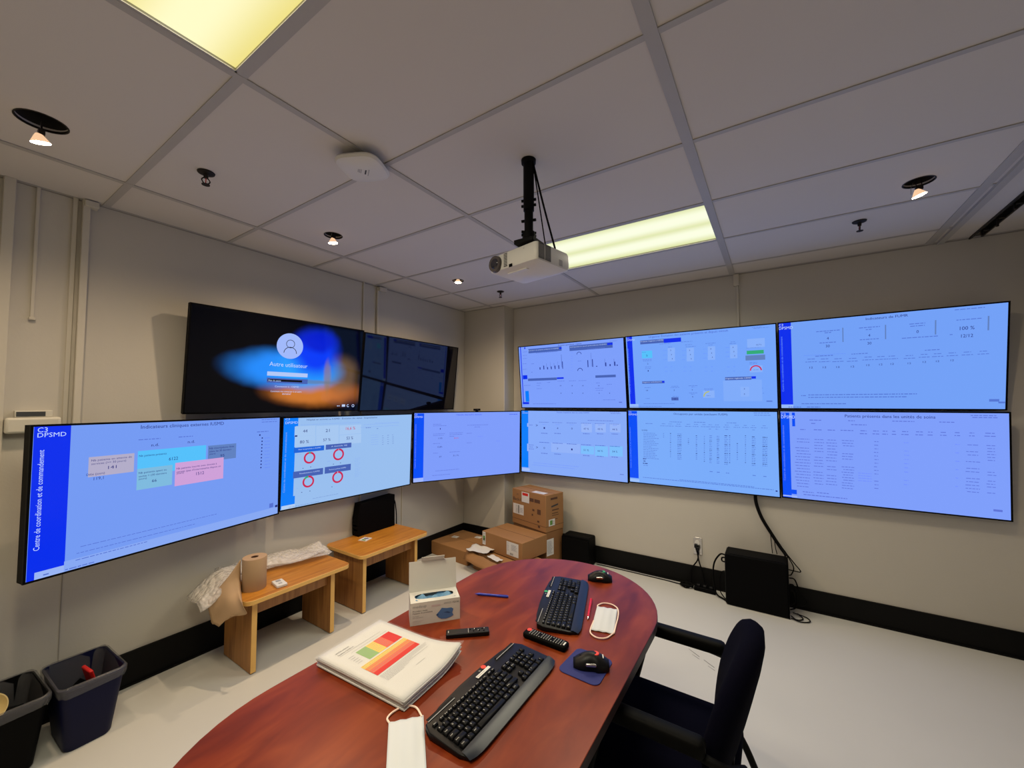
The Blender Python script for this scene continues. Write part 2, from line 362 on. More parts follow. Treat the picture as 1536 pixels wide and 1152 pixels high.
# ---------------------------------------------------------------- wall displays
SW, SH, SIN = 1.212, .697, .009
SCR={
'b1':[('R',0.0016,0,0.1006,1,'s1'),('R',0.0213,0.9542,0.1027,1,'l'),('R',0.099,0.9298,1,1,'m'),('T','C3',0.0106,0.0368,0.0207,0.0328,'w'),('T','DPSMD',0.0108,0.0877,0.0556,0.0302,'w'),('V','Centre de coordination et de commandement',0.8126,0.1551,0.0222,0.0166,'w'),('T','Indicateurs cliniques externes IUSMD',0.3243,0.6789,0.0316,0.03,'d'),('L',0.887,0.9824,0.0145,0.0077,'g'),('L',0.8874,0.9827,0.0382,0.0077,'g'),('L',0.3172,0.3994,0.1325,0.0075,'g'),('L',0.4724,0.5341,0.1318,0.0081,'g'),('T','n.d.',0.3651,0.3942,0.1802,0.0245,'d'),('T','n.d.',0.5123,0.5434,0.1781,0.0246,'d'),('R',0.1563,0.2324,0.3048,0.3754,'o'),('R',0.3169,0.2202,0.596,0.4103,'c'),('R',0.6055,0.2287,0.7465,0.3674,'k'),('R',0.3167,0.3594,0.4517,0.5233,'n'),('R',0.4627,0.3475,0.6831,0.5414,'p'),('T','Nb patients en attente de',0.1643,0.296,0.2574,0.0151,'d'),('T','services (>= 30 jours)',0.1647,0.2766,0.2821,0.0151,'d'),('T','141',0.2178,0.2452,0.3204,0.024,'d'),('T','Nb patients présents',0.3216,0.4256,0.2586,0.0164,'d'),('T','6122',0.4356,0.4731,0.3073,0.0268,'d'),('T','Nb inscriptions liste',0.6113,0.7347,0.2534,0.0172,'d'),('T','(dans les 30 derniers',0.6118,0.7201,0.2802,0.0172,'d'),('T','jours)',0.6122,0.6416,0.303,0.0154,'d'),('T','95',0.6654,0.6865,0.3289,0.0246,'d'),('T','Nb patients ayant eu',0.3226,0.428,0.3915,0.0149,'d'),('T','sortie > (30 derniers',0.3231,0.4285,0.4183,0.0149,'d'),('T','jours)',0.3235,0.3527,0.4383,0.0134,'d'),('T','66',0.3724,0.3905,0.4667,0.0229,'d'),('T','Nb patients inscrits avec donnée à',0.4681,0.6497,0.3961,0.016,'d'),('T',"venant (pas d'intervenante depuis un",0.4686,0.669,0.4235,0.016,'d'),('T','jours)',0.469,0.4995,0.4362,0.0144,'d'),('T','1512',0.5541,0.5898,0.4618,0.0266,'d'),('T','Délai (jours)',0.1512,0.2076,0.3557,0.0163,'d'),('T','119,1',0.1738,0.2046,0.3903,0.022,'d'),('L',0.8605,0.9296,0.135,0.0096,'g'),('R',0.8744,0.1604,0.8825,0.175,'d'),('R',0.8897,0.1933,0.8968,0.2059,'d'),('L',0.9071,0.9389,0.2028,0.0078,'h'),('R',0.8892,0.2264,0.8963,0.2391,'d'),('L',0.9076,0.9394,0.2365,0.0078,'h'),('R',0.8888,0.2594,0.8959,0.2722,'d'),('L',0.9081,0.9399,0.2702,0.0078,'h'),('R',0.8884,0.2925,0.8954,0.3053,'d'),('L',0.9086,0.9404,0.3038,0.0078,'h'),('R',0.888,0.3255,0.895,0.3384,'d'),('L',0.9091,0.9409,0.3375,0.0078,'h'),('R',0.8875,0.3584,0.8946,0.3714,'d'),('L',0.9096,0.9414,0.3711,0.0078,'h'),('R',0.8871,0.3913,0.8941,0.4044,'d'),('L',0.91,0.9419,0.4047,0.0078,'h'),('R',0.8867,0.4242,0.8937,0.4373,'d'),('L',0.9105,0.9424,0.4383,0.0078,'h'),('R',0.8862,0.457,0.8933,0.4703,'d'),('L',0.911,0.9428,0.4719,0.0078,'h'),('R',0.8858,0.4898,0.8929,0.5031,'d'),('L',0.9115,0.9433,0.5054,0.0078,'h'),('L',0.1431,0.6616,0.8548,0.0053,'g'),('L',0.1328,0.5554,0.8961,0.0053,'g'),('L',0.1309,0.3632,0.9413,0.0066,'g'),('L',0.0436,0.0636,0.9823,0.01,'g'),('L',0.1022,0.1912,0.9876,0.0078,'g'),('R',0.9463,0.8801,0.9709,0.9234,'g'),('R',0.9828,0.9106,0.9978,0.9326,'d')],
'b2':[('R',0,0,0.0748,0.9926,'s2'),('R',0.047,0,0.0889,0.0912,'s2'),('R',0.0658,0.8688,0.0857,0.962,'s2'),('R',0.0055,0.9582,0.0877,1,'l'),('T','C3',0.0097,0.0359,0.0102,0.0229,'w'),('T','DPSMD',0.0105,0.0854,0.0497,0.0274,'w'),('V','Centre de coordination et de commandement',0.8133,0.1537,0.0168,0.0112,'h'),('T','Hôpital en activité Lu IUSMD : Évolution des visites : hospitalisation',0.1425,0.6714,0.0238,0.0191,'d'),('L',0.107,0.5323,0.08,0.0047,'h'),('L',0.5584,0.8752,0.1129,0.0054,'h'),('L',0.655,0.8748,0.1004,0.0055,'h'),('L',0.5336,0.8759,0.1454,0.0053,'h'),('T','44',0.1211,0.1492,0.1508,0.0355,'d'),('T','21',0.2721,0.3,0.1597,0.0371,'d'),('T','16,6 %',0.4191,0.492,0.1477,0.0388,'r'),('T','80 %',0.1039,0.1614,0.2724,0.0353,'d'),('T','57 %',0.2578,0.309,0.2685,0.032,'d'),('T','53 %',0.4273,0.4774,0.2697,0.0388,'d'),('R',0.0683,0.0953,0.2019,0.2071,'m'),('R',0.2066,0.101,0.366,0.2158,'m'),('R',0.3714,0.1083,0.5396,0.222,'m'),('R',0.0707,0.2082,0.2045,0.3258,'m'),('R',0.2091,0.2164,0.3686,0.3367,'m'),('R',0.3739,0.2269,0.5422,0.3422,'m'),('R',0.0704,0.1942,0.0863,0.2101,'d'),('R',0.0683,0.3331,0.2655,0.3916,'s3'),('R',0.2772,0.3294,0.4661,0.3888,'k2'),('R',0.0696,0.5992,0.2644,0.6736,'k2'),('R',0.2757,0.5941,0.4674,0.6728,'k2'),('T','Nos hospitalisés à IUSMD',0.0966,0.2432,0.3556,0.0141,'w'),('T','A domicile 30J',0.316,0.4316,0.3551,0.015,'w'),('T','Réadmissions IUSMD',0.1089,0.242,0.6283,0.0141,'w'),('T','Retours prévus IUSMD',0.3072,0.4297,0.6308,0.015,'w'),('D',0.1702,0.4616,0.0671,0.0201,'r',0,360),('D',0.1702,0.4616,0.0671,0.0201,'gr',80,100),('D',0.3713,0.4601,0.0712,0.0214,'r',0,360),('D',0.3713,0.4601,0.0712,0.0214,'o',86,94),('D',0.1679,0.7338,0.067,0.0201,'r',0,360),('D',0.1679,0.7338,0.067,0.0201,'gr',92,140),('D',0.3711,0.7359,0.0711,0.0213,'r',0,360),('D',0.3711,0.7359,0.0711,0.0213,'o',88,98),('L',0.1262,0.1329,0.5727,0.0071,'d'),('L',0.1759,0.1828,0.5686,0.0072,'d'),('L',0.3319,0.3395,0.5702,0.0075,'d'),('L',0.3836,0.3914,0.5661,0.0077,'d'),('L',0.1241,0.1308,0.8434,0.0071,'d'),('L',0.1764,0.1833,0.8456,0.0072,'d'),('L',0.3273,0.3348,0.8414,0.0075,'d'),('L',0.0848,0.1142,0.4111,0.0047,'h'),('L',0.2903,0.3125,0.5305,0.005,'h'),('L',0.093,0.1027,0.7911,0.0047,'h'),('L',0.6226,0.6857,0.2585,0.0055,'h'),('L',0.7203,0.7353,0.2761,0.007,'g'),('L',0.7675,0.7828,0.2745,0.0071,'g'),('L',0.8129,0.8286,0.2731,0.0072,'g'),('L',0.6233,0.6864,0.2888,0.0055,'h'),('L',0.7209,0.7359,0.3042,0.007,'g'),('L',0.7681,0.7834,0.303,0.0071,'g'),('L',0.8135,0.8293,0.3018,0.0072,'g'),('L',0.624,0.687,0.3191,0.0055,'h'),('L',0.7215,0.7365,0.3323,0.007,'g'),('L',0.7687,0.7841,0.3314,0.0071,'g'),('L',0.8142,0.8299,0.3306,0.0072,'g'),('L',0.6246,0.6877,0.3494,0.0055,'h'),('L',0.7221,0.7371,0.3604,0.007,'g'),('L',0.7693,0.7847,0.3599,0.0071,'g'),('L',0.8148,0.8305,0.3594,0.0072,'g'),('L',0.6253,0.6884,0.3797,0.0055,'h'),('L',0.7227,0.7377,0.3884,0.007,'g'),('L',0.77,0.7853,0.3883,0.0071,'g'),('L',0.8154,0.8311,0.3882,0.0072,'g'),('L',0.4962,0.5464,0.535,0.004,'h'),('L',0.4966,0.5367,0.5552,0.004,'h'),('L',0.4971,0.527,0.5754,0.004,'h'),('L',0.4976,0.5478,0.5987,0.004,'h'),('L',0.498,0.5381,0.6188,0.004,'h'),('L',0.4985,0.5284,0.6389,0.004,'h'),('L',0.4989,0.5492,0.6624,0.004,'h'),('L',0.4994,0.5395,0.6824,0.004,'h'),('L',0.4998,0.5298,0.7024,0.004,'h'),('L',0.5003,0.5506,0.7261,0.004,'h'),('L',0.5008,0.5409,0.7461,0.004,'h'),('L',0.5012,0.5312,0.7659,0.004,'h'),('L',0.5767,0.6204,0.1552,0.0108,'g'),('L',0.6702,0.6838,0.1733,0.0111,'g'),('L',0.1996,0.3817,0.9389,0.0048,'g'),('L',0.0495,0.2425,0.9853,0.0058,'g')],
'b3':[('R',0,0.0057,0.0822,0.953,'s4'),('R',0,0.9425,0.0827,1,'l'),('T','C3',0.0002,0.0235,0.0228,0.0271,'w'),('T','DPSMD',0.0005,0.0719,0.0567,0.0271,'w'),('V','Centre de coordination et de commandement',0.7994,0.1601,0.0119,0.0121,'h'),('T','Clientèle alternatifs à domicile',0.3654,0.6074,0.0339,0.019,'s1'),('L',0.888,0.9769,0.0399,0.0085,'s1'),('L',0.1604,0.2351,0.1703,0.0077,'g'),('L',0.1606,0.277,0.193,0.0077,'g'),('L',0.1617,0.2688,0.3139,0.0077,'g'),('L',0.1619,0.2551,0.3367,0.0077,'g'),('L',0.3062,0.4304,0.3091,0.0079,'g'),('L',0.3064,0.4257,0.3335,0.0079,'g'),('L',0.3066,0.3491,0.3592,0.0079,'g'),('L',0.163,0.2221,0.456,0.0077,'g'),('L',0.4685,0.6704,0.1991,0.008,'g'),('L',0.5382,0.5937,0.23,0.0081,'g'),('L',0.1643,0.2115,0.5975,0.0077,'g'),('L',0.3087,0.4038,0.5958,0.0078,'g'),('L',0.1865,0.4013,0.8619,0.0077,'g'),('L',0.1601,0.3164,0.926,0.0077,'g'),('L',0.4659,0.5153,0.47,0.008,'g'),('L',0.4647,0.514,0.3234,0.008,'g'),('T','1',0.2201,0.2266,0.2391,0.0233,'d'),('T','110',0.2095,0.2416,0.3798,0.0232,'d'),('T','12,8%',0.2015,0.2428,0.5074,0.0232,'d'),('T','37',0.2166,0.2377,0.6551,0.0232,'d'),('T','51,1 %',0.3422,0.3918,0.6498,0.0236,'d'),('T','20,0 %',0.3475,0.3876,0.3874,0.019,'r'),('L',0.5696,0.6204,0.3785,0.0081,'h'),('L',0.7563,0.799,0.4645,0.0083,'h')],
'r1u':[('R',0.0152,0,0.0237,0.9473,'s1'),('R',0.0096,0.9124,0.0788,0.9473,'s1'),('R',0.0272,0.4667,0.0766,0.5332,'s1'),('R',0.0439,0.7274,0.0827,0.907,'s2'),('R',0.0606,0.0051,0.0731,0.0353,'s1'),('T','Évolution quotidienne  urgence',0.4143,0.6363,0.0263,0.0216,'d'),('R',0.1046,0.0429,0.4455,0.1116,'k2'),('R',0.4235,0.059,0.4465,0.0837,'s1'),('R',0.5216,0.0467,0.9087,0.1269,'k2'),('R',0.8637,0.0522,0.9099,0.085,'s1'),('R',0.0822,0.5244,0.3817,0.5646,'k2'),('R',0.3831,0.5242,0.4508,0.5502,'s1'),('R',0.7466,0.5174,0.9227,0.5537,'k2'),('T','Évolution de patients présents à LUSMD',0.1037,0.4163,0.0683,0.0147,'w'),('T','Comparaison jours précédents IUSMD',0.5276,0.8572,0.0681,0.0138,'w'),('R',0.2124,0.3493,0.2226,0.3872,'s5'),('R',0.2524,0.3261,0.2617,0.3882,'s5'),('R',0.2901,0.3548,0.3002,0.3892,'s5'),('R',0.3286,0.3469,0.3383,0.3902,'s5'),('R',0.3668,0.3373,0.376,0.3911,'s5'),('R',0.4043,0.3344,0.4133,0.3921,'s5'),('R',0.4432,0.2793,0.4501,0.393,'s5'),('R',0.2097,0.2459,0.2097,0.3614,'s5'),('R',0.2486,0.2533,0.2489,0.3626,'s5'),('R',0.2859,0.2937,0.2876,0.3637,'s5'),('R',0.3247,0.2788,0.3259,0.3648,'s5'),('R',0.362,0.2967,0.3637,0.366,'s5'),('R',0.4001,0.2765,0.4011,0.3671,'s5'),('R',0.4408,0.1704,0.4381,0.3682,'s5'),('R',0.6815,0.2834,0.6895,0.3883,'s5'),('R',0.7238,0.2744,0.7314,0.3889,'s5'),('R',0.7578,0.3762,0.7684,0.3895,'s5'),('R',0.8386,0.3339,0.8477,0.3906,'s5'),('R',0.8747,0.362,0.8845,0.3911,'s5'),('R',0.9157,0.3307,0.9244,0.3917,'s5'),('R',0.9342,0.3751,0.9442,0.392,'s5'),('R',0.7175,0.1763,0.716,0.3823,'s5'),('R',0.8349,0.2783,0.8365,0.3841,'s5'),('R',0.9133,0.2908,0.9153,0.3853,'s5'),('D',0.6086,0.1883,0.0398,0.008,'s5',0,180),('D',0.6108,0.4383,0.0442,0.0097,'s5',0,180),('L',0.0423,0.0879,0.0834,0.0068,'g'),('L',0.04,0.0857,0.1403,0.0069,'g'),('L',0.038,0.0838,0.1915,0.0069,'g'),('L',0.0346,0.0805,0.2771,0.0069,'g'),('L',0.031,0.0769,0.3686,0.0069,'g'),('L',0.5345,0.551,0.1549,0.0064,'h'),('L',0.5328,0.5493,0.2079,0.0064,'h'),('L',0.5316,0.5481,0.2418,0.0064,'h'),('L',0.5303,0.5468,0.2821,0.0064,'h'),('L',0.5285,0.545,0.3353,0.0064,'h'),('L',0.5271,0.5436,0.3778,0.0064,'h'),('L',0.5253,0.5419,0.4311,0.0064,'h'),('L',0.5956,0.6278,0.2897,0.0074,'g'),('L',0.1253,0.1588,0.2864,0.0079,'g'),('L',0.1201,0.1426,0.4216,0.0079,'g'),('L',0.388,0.4565,0.5833,0.0077,'g'),('L',0.5002,0.5663,0.5857,0.0075,'g'),('L',0.5924,0.663,0.5878,0.0074,'g'),('L',0.1727,0.2241,0.6053,0.0079,'g'),('L',0.2819,0.314,0.5987,0.0078,'g'),('L',0.1713,0.2081,0.6427,0.0079,'g'),('L',0.1694,0.2244,0.6938,0.0079,'g'),('L',0.7407,0.8142,0.7092,0.0073,'g'),('L',0.8429,0.8875,0.6555,0.0071,'g'),('L',0.7493,0.7831,0.6302,0.0072,'g'),('L',0.746,0.8042,0.739,0.0073,'g'),('L',0.8029,0.9133,0.883,0.0072,'g'),('L',0.1227,0.3617,0.9416,0.008,'g'),('L',0.0359,0.1044,0.6363,0.0081,'g'),('L',0.8851,0.9491,0.0321,0.007,'g'),('L',0.1837,0.4042,0.1183,0.0078,'g'),('L',0.6875,0.8468,0.116,0.0072,'g'),('T','4',0.4103,0.4214,0.7735,0.0197,'d'),('T','4',0.5184,0.5291,0.7764,0.0194,'d'),('T','4',0.6198,0.6301,0.779,0.0191,'d'),('T','4',0.7675,0.7773,0.7828,0.0186,'d'),('T','4',0.8582,0.8677,0.7852,0.0183,'d'),('T','18',0.4096,0.4234,0.655,0.0175,'d'),('T','18',0.521,0.5343,0.6599,0.0172,'d'),('T','18',0.6222,0.6351,0.6644,0.0169,'d'),('T','18',0.7666,0.7789,0.6708,0.0165,'d'),('R',0.9387,0.9115,0.9643,0.9267,'g')],
'r2u':[('R',0.0077,0,0.049,0.9487,'s1'),('R',0,0.9501,0.0711,1,'l'),('T','C3',0.0104,0.0263,0.0179,0.0167,'w'),('T','DPSMD',0.0095,0.0688,0.0447,0.0237,'w'),('V','Centre de coordination et de commandement',0.7984,0.1611,0.0118,0.0088,'h'),('T','Urgence: Évolution des patients présents et depuis minuit',0.1782,0.7209,0.0246,0.0271,'s6'),('L',0.8659,0.9212,0.0168,0.006,'g'),('L',0.8745,0.9638,0.0297,0.006,'g'),('R',0.2867,0.0652,0.4104,0.1205,'s1'),('R',0.1109,0.0636,0.2868,0.1161,'k2'),('T','Présents Urgence à IUSMD',0.1142,0.285,0.0788,0.0165,'w'),('R',0.1181,0.2107,0.1973,0.3105,'c'),('T','5',0.1515,0.1621,0.2738,0.0247,'d'),('L',0.1191,0.1482,0.2278,0.0069,'g'),('L',0.2557,0.3354,0.132,0.0067,'g'),('L',0.4096,0.4885,0.1255,0.0065,'g'),('L',0.4363,0.4876,0.1669,0.0065,'g'),('L',0.4391,0.5073,0.1931,0.0065,'g'),('L',0.5742,0.6404,0.1692,0.0063,'g'),('L',0.5934,0.6206,0.1906,0.0063,'g'),('L',0.7336,0.7613,0.1722,0.0062,'g'),('L',0.727,0.7677,0.1925,0.0062,'g'),('L',0.3162,0.3448,0.1801,0.0066,'g'),('L',0.1222,0.1907,0.3309,0.0069,'g'),('L',0.1256,0.1902,0.3475,0.0069,'g'),('L',0.1385,0.1841,0.4319,0.0069,'g'),('L',0.1378,0.1834,0.4539,0.0069,'g'),('L',0.8294,0.9118,0.2592,0.0061,'g'),('L',0.8337,0.9015,0.178,0.006,'g'),('L',0.8444,0.8917,0.4375,0.0061,'g'),('L',0.8441,0.8885,0.4549,0.0061,'g'),('L',0.7395,0.8729,0.7017,0.0063,'g'),('L',0.7485,0.8726,0.7186,0.0063,'g'),('L',0.726,0.7416,0.7568,0.0063,'g'),('L',0.7249,0.7517,0.8173,0.0063,'g'),('L',0.8453,0.919,0.7535,0.0062,'g'),('L',0.8533,0.9239,0.8161,0.0062,'g'),('L',0.1119,0.3435,0.9418,0.0071,'g'),('L',-0,0.2476,0.9803,0.0072,'g'),('L',0.3278,0.3778,0.707,0.0067,'g'),('L',0.3201,0.383,0.7245,0.0068,'g'),('L',0.4478,0.5093,0.7057,0.0066,'g'),('L',0.468,0.4886,0.7221,0.0066,'g'),('L',0.449,0.5085,0.8005,0.0066,'g'),('L',0.4624,0.4878,0.8169,0.0066,'g'),('L',0.5519,0.6112,0.7501,0.0065,'g'),('L',0.5549,0.6109,0.767,0.0065,'g'),('L',0.1247,0.1721,0.718,0.007,'g'),('L',0.1295,0.1617,0.8709,0.007,'g'),('L',0.3315,0.3744,0.8438,0.0068,'g'),('R',0.3123,0.193,0.3643,0.2527,'m'),('T','3',0.3294,0.3366,0.225,0.0173,'d'),('R',0.3107,0.253,0.3628,0.3122,'m'),('T','3',0.3337,0.3408,0.2814,0.0173,'d'),('R',0.3091,0.313,0.3613,0.3719,'m'),('T','3',0.338,0.3451,0.3379,0.0173,'d'),('L',0.2789,0.3057,0.2233,0.0067,'h'),('L',0.2773,0.3041,0.2835,0.0067,'h'),('L',0.2756,0.3025,0.3438,0.0067,'h'),('L',0.331,0.3417,0.443,0.0107,'h'),('L',0.2839,0.3057,0.4454,0.0067,'h'),('L',0.3294,0.3402,0.5031,0.0107,'h'),('L',0.2824,0.3042,0.502,0.0068,'h'),('R',0.4456,0.2103,0.4954,0.2685,'m'),('T','3',0.462,0.4689,0.2414,0.0169,'d'),('R',0.4442,0.2689,0.4941,0.3267,'m'),('T','3',0.4662,0.473,0.2966,0.0169,'d'),('R',0.4428,0.3276,0.4928,0.385,'m'),('T','3',0.4704,0.4772,0.3518,0.0169,'d'),('L',0.4138,0.4394,0.2399,0.0065,'h'),('L',0.4124,0.438,0.2987,0.0066,'h'),('L',0.4109,0.4366,0.3577,0.0066,'h'),('L',0.4639,0.4742,0.4545,0.0105,'h'),('L',0.419,0.4398,0.457,0.0066,'h'),('L',0.4626,0.4728,0.5133,0.0105,'h'),('L',0.4177,0.4385,0.5123,0.0066,'h'),('R',0.5878,0.2096,0.6352,0.2663,'m'),('T','3',0.6035,0.6099,0.24,0.0165,'d'),('R',0.5866,0.2667,0.6341,0.3231,'m'),('T','3',0.6075,0.614,0.2938,0.0165,'d'),('R',0.5854,0.3239,0.633,0.3799,'m'),('T','3',0.6116,0.6181,0.3475,0.0165,'d'),('L',0.5576,0.5819,0.2384,0.0064,'h'),('L',0.5564,0.5807,0.2958,0.0064,'h'),('L',0.5551,0.5795,0.3533,0.0064,'h'),('L',0.6053,0.615,0.4667,0.0102,'h'),('L',0.5626,0.5823,0.4692,0.0064,'h'),('L',0.6041,0.6139,0.5241,0.0102,'h'),('L',0.5614,0.5812,0.5232,0.0064,'h'),('R',0.7298,0.2098,0.7749,0.2651,'m'),('T','3',0.7447,0.7509,0.2395,0.016,'d'),('R',0.7288,0.2655,0.774,0.3204,'m'),('T','3',0.7487,0.7549,0.2919,0.016,'d'),('R',0.7277,0.3212,0.773,0.3758,'m'),('T','3',0.7527,0.7588,0.3443,0.0161,'d'),('L',0.7012,0.7243,0.238,0.0062,'h'),('L',0.7002,0.7233,0.2938,0.0062,'h'),('L',0.6991,0.7222,0.3498,0.0062,'h'),('L',0.7466,0.7558,0.479,0.0099,'h'),('L',0.706,0.7248,0.4815,0.0063,'h'),('L',0.7456,0.7548,0.5349,0.01,'h'),('L',0.7051,0.7238,0.5341,0.0063,'h'),('R',0.83,0.2928,0.9303,0.3363,'gr'),('R',0.8342,0.1513,0.9377,0.2584,'m'),('T','12,7 h',0.8873,0.918,0.2274,0.0168,'d'),('R',0.8219,0.3504,0.9373,0.4112,'k'),('L',0.8689,0.8912,0.389,0.0061,'g'),('R',0.845,0.4774,0.9201,0.5588,'m'),('D',0.8807,0.5364,0.0631,0.0139,'r',0,180),('L',0.8667,0.8961,0.5297,0.0061,'g'),('R',0.1095,0.6297,0.2781,0.6631,'k2'),('R',0.2606,0.6309,0.2783,0.6549,'s1'),('T','Urgence ambulatoire',0.113,0.2567,0.642,0.014,'w'),('R',0.6911,0.6073,0.853,0.6468,'k2'),('R',0.8536,0.6064,0.8798,0.6361,'s1'),('T','Urgence régionale CEMM',0.6926,0.8504,0.6236,0.0177,'w'),('R',0.5448,0.7723,0.6199,0.8673,'m'),('D',0.5862,0.8512,0.0712,0.0142,'y',90,180),('L',0.5666,0.593,0.8401,0.0065,'g'),('R',0.3225,0.8575,0.3731,0.8987,'k2'),('T','3',0.3436,0.3522,0.8795,0.0217,'d'),('T','14',0.1367,0.152,0.7569,0.0209,'d'),('T','5',0.3423,0.3494,0.7606,0.0202,'d'),('T','4',0.4686,0.4754,0.7594,0.0198,'d'),('T','6',0.4699,0.4768,0.8493,0.0198,'d'),('T','2',0.1566,0.1642,0.3863,0.0206,'d'),('T','1',0.1575,0.1636,0.4857,0.0207,'d'),('T','3',0.8055,0.8115,0.7582,0.0186,'d'),('T','3',0.8044,0.8104,0.8227,0.0187,'d'),('R',0.6776,0.6495,0.9138,0.9118,'m2'),('R',0.7852,0.7337,0.8377,0.8556,'m'),('R',0.9371,0.9059,0.9714,0.9207,'g')],
'r3u':[('R',0,0,0.0656,0.9565,'s1'),('R',0,0.9607,0.0667,1,'l'),('T','C3',0.0001,0.024,0.0184,0.0272,'w'),('T','DPSMD',-0.0005,0.076,0.0562,0.033,'w'),('V','Centre de coordination et de commandement',0.801,0.1528,0.012,0.0112,'h'),('T','Indicateurs de FUMR',0.4355,0.6199,0.0345,0.0265,'d'),('L',0.8059,0.9177,0.0251,0.0097,'g'),('L',0.8129,0.9065,0.1249,0.0097,'g'),('L',0.1967,0.313,0.1288,0.0112,'g'),('L',0.2387,0.272,0.1482,0.0111,'g'),('L',0.2124,0.2933,0.2573,0.0113,'g'),('L',0.4043,0.4993,0.1257,0.0107,'g'),('L',0.435,0.4617,0.1489,0.0106,'g'),('L',0.4076,0.4938,0.2522,0.0108,'g'),('L',0.6256,0.6911,0.1271,0.0102,'g'),('L',0.6291,0.6891,0.15,0.0102,'g'),('L',0.5939,0.742,0.2655,0.0103,'g'),('L',0.7879,0.8041,0.2608,0.0098,'g'),('L',0.1896,0.2781,0.4027,0.0114,'g'),('L',0.3674,0.4456,0.4004,0.011,'g'),('L',0.6898,0.7492,0.4011,0.0102,'g'),('L',0.1096,0.1365,0.8527,0.0119,'g'),('L',0.1481,0.6583,0.8449,0.0118,'g'),('L',0.1477,0.6157,0.8742,0.0118,'g'),('L',0.1111,0.34,0.9477,0.0119,'g'),('L',0.0393,0.108,0.9876,0.0121,'g'),('L',0.1393,0.2095,0.9868,0.0119,'g'),('T','4',0.249,0.259,0.21,0.0297,'d'),('T','30',0.2433,0.2633,0.2955,0.0299,'d'),('T','4',0.4463,0.4554,0.2096,0.0284,'d'),('T','30',0.4421,0.4605,0.2933,0.0286,'d'),('T','0',0.655,0.6646,0.2074,0.0304,'d'),('T','100 %',0.8262,0.8814,0.2062,0.0356,'d'),('T','12/12',0.8317,0.877,0.2804,0.0325,'d'),('L',0.1484,0.1866,0.4321,0.0096,'g'),('L',0.1375,0.1966,0.4637,0.0096,'g'),('T','12',0.1578,0.1752,0.5289,0.0212,'d'),('L',0.2174,0.2545,0.4378,0.0095,'g'),('L',0.2069,0.2643,0.4689,0.0095,'g'),('T','12',0.2267,0.2436,0.5319,0.0209,'d'),('L',0.2845,0.3205,0.4433,0.0093,'g'),('L',0.2743,0.33,0.4739,0.0094,'g'),('T','12',0.2936,0.3101,0.5349,0.0206,'d'),('L',0.3552,0.3901,0.4474,0.0092,'g'),('L',0.3454,0.3994,0.4776,0.0092,'g'),('T','12',0.3643,0.3802,0.5363,0.0202,'d'),('L',0.4277,0.4615,0.441,0.009,'g'),('L',0.4182,0.4706,0.4707,0.0091,'g'),('T','12',0.4366,0.452,0.5272,0.0199,'d'),('L',0.4858,0.5187,0.4423,0.0089,'g'),('L',0.4766,0.5276,0.4716,0.0089,'g'),('T','12',0.4946,0.5096,0.5262,0.0196,'d'),('L',0.5365,0.5687,0.4429,0.0088,'g'),('L',0.5276,0.5774,0.4719,0.0088,'g'),('T','12',0.5452,0.5599,0.5249,0.0194,'d'),('L',0.6104,0.6415,0.4463,0.0087,'g'),('L',0.6018,0.6499,0.4748,0.0087,'g'),('T','12',0.619,0.6331,0.5255,0.0191,'d'),('L',0.6735,0.7036,0.4419,0.0085,'g'),('L',0.6652,0.7119,0.4699,0.0086,'g'),('T','12',0.6819,0.6957,0.5186,0.0188,'d'),('L',0.7266,0.756,0.4416,0.0084,'g'),('L',0.7186,0.7641,0.4693,0.0084,'g'),('T','12',0.735,0.7484,0.5163,0.0185,'d'),('L',0.7843,0.8129,0.4404,0.0083,'g'),('L',0.7766,0.8208,0.4677,0.0083,'g'),('T','12',0.7926,0.8056,0.5129,0.0183,'d'),('L',0.8423,0.8701,0.4394,0.0082,'g'),('L',0.8349,0.8778,0.4663,0.0082,'g'),('L',0.9018,0.9287,0.4389,0.0081,'g'),('L',0.8946,0.9363,0.4654,0.0081,'g'),('R',0.3253,0.1075,0.3307,0.2634,'k'),('R',0.5208,0.1141,0.5264,0.2633,'k'),('R',0.7293,0.1079,0.7352,0.2497,'k'),('R',0.9287,0.1092,0.9348,0.244,'k'),('L',0.1305,0.3394,0.3898,0.0058,'h'),('R',0.941,0.9029,0.9777,0.9277,'g'),('R',0.9747,0.9277,0.9988,0.944,'g')],
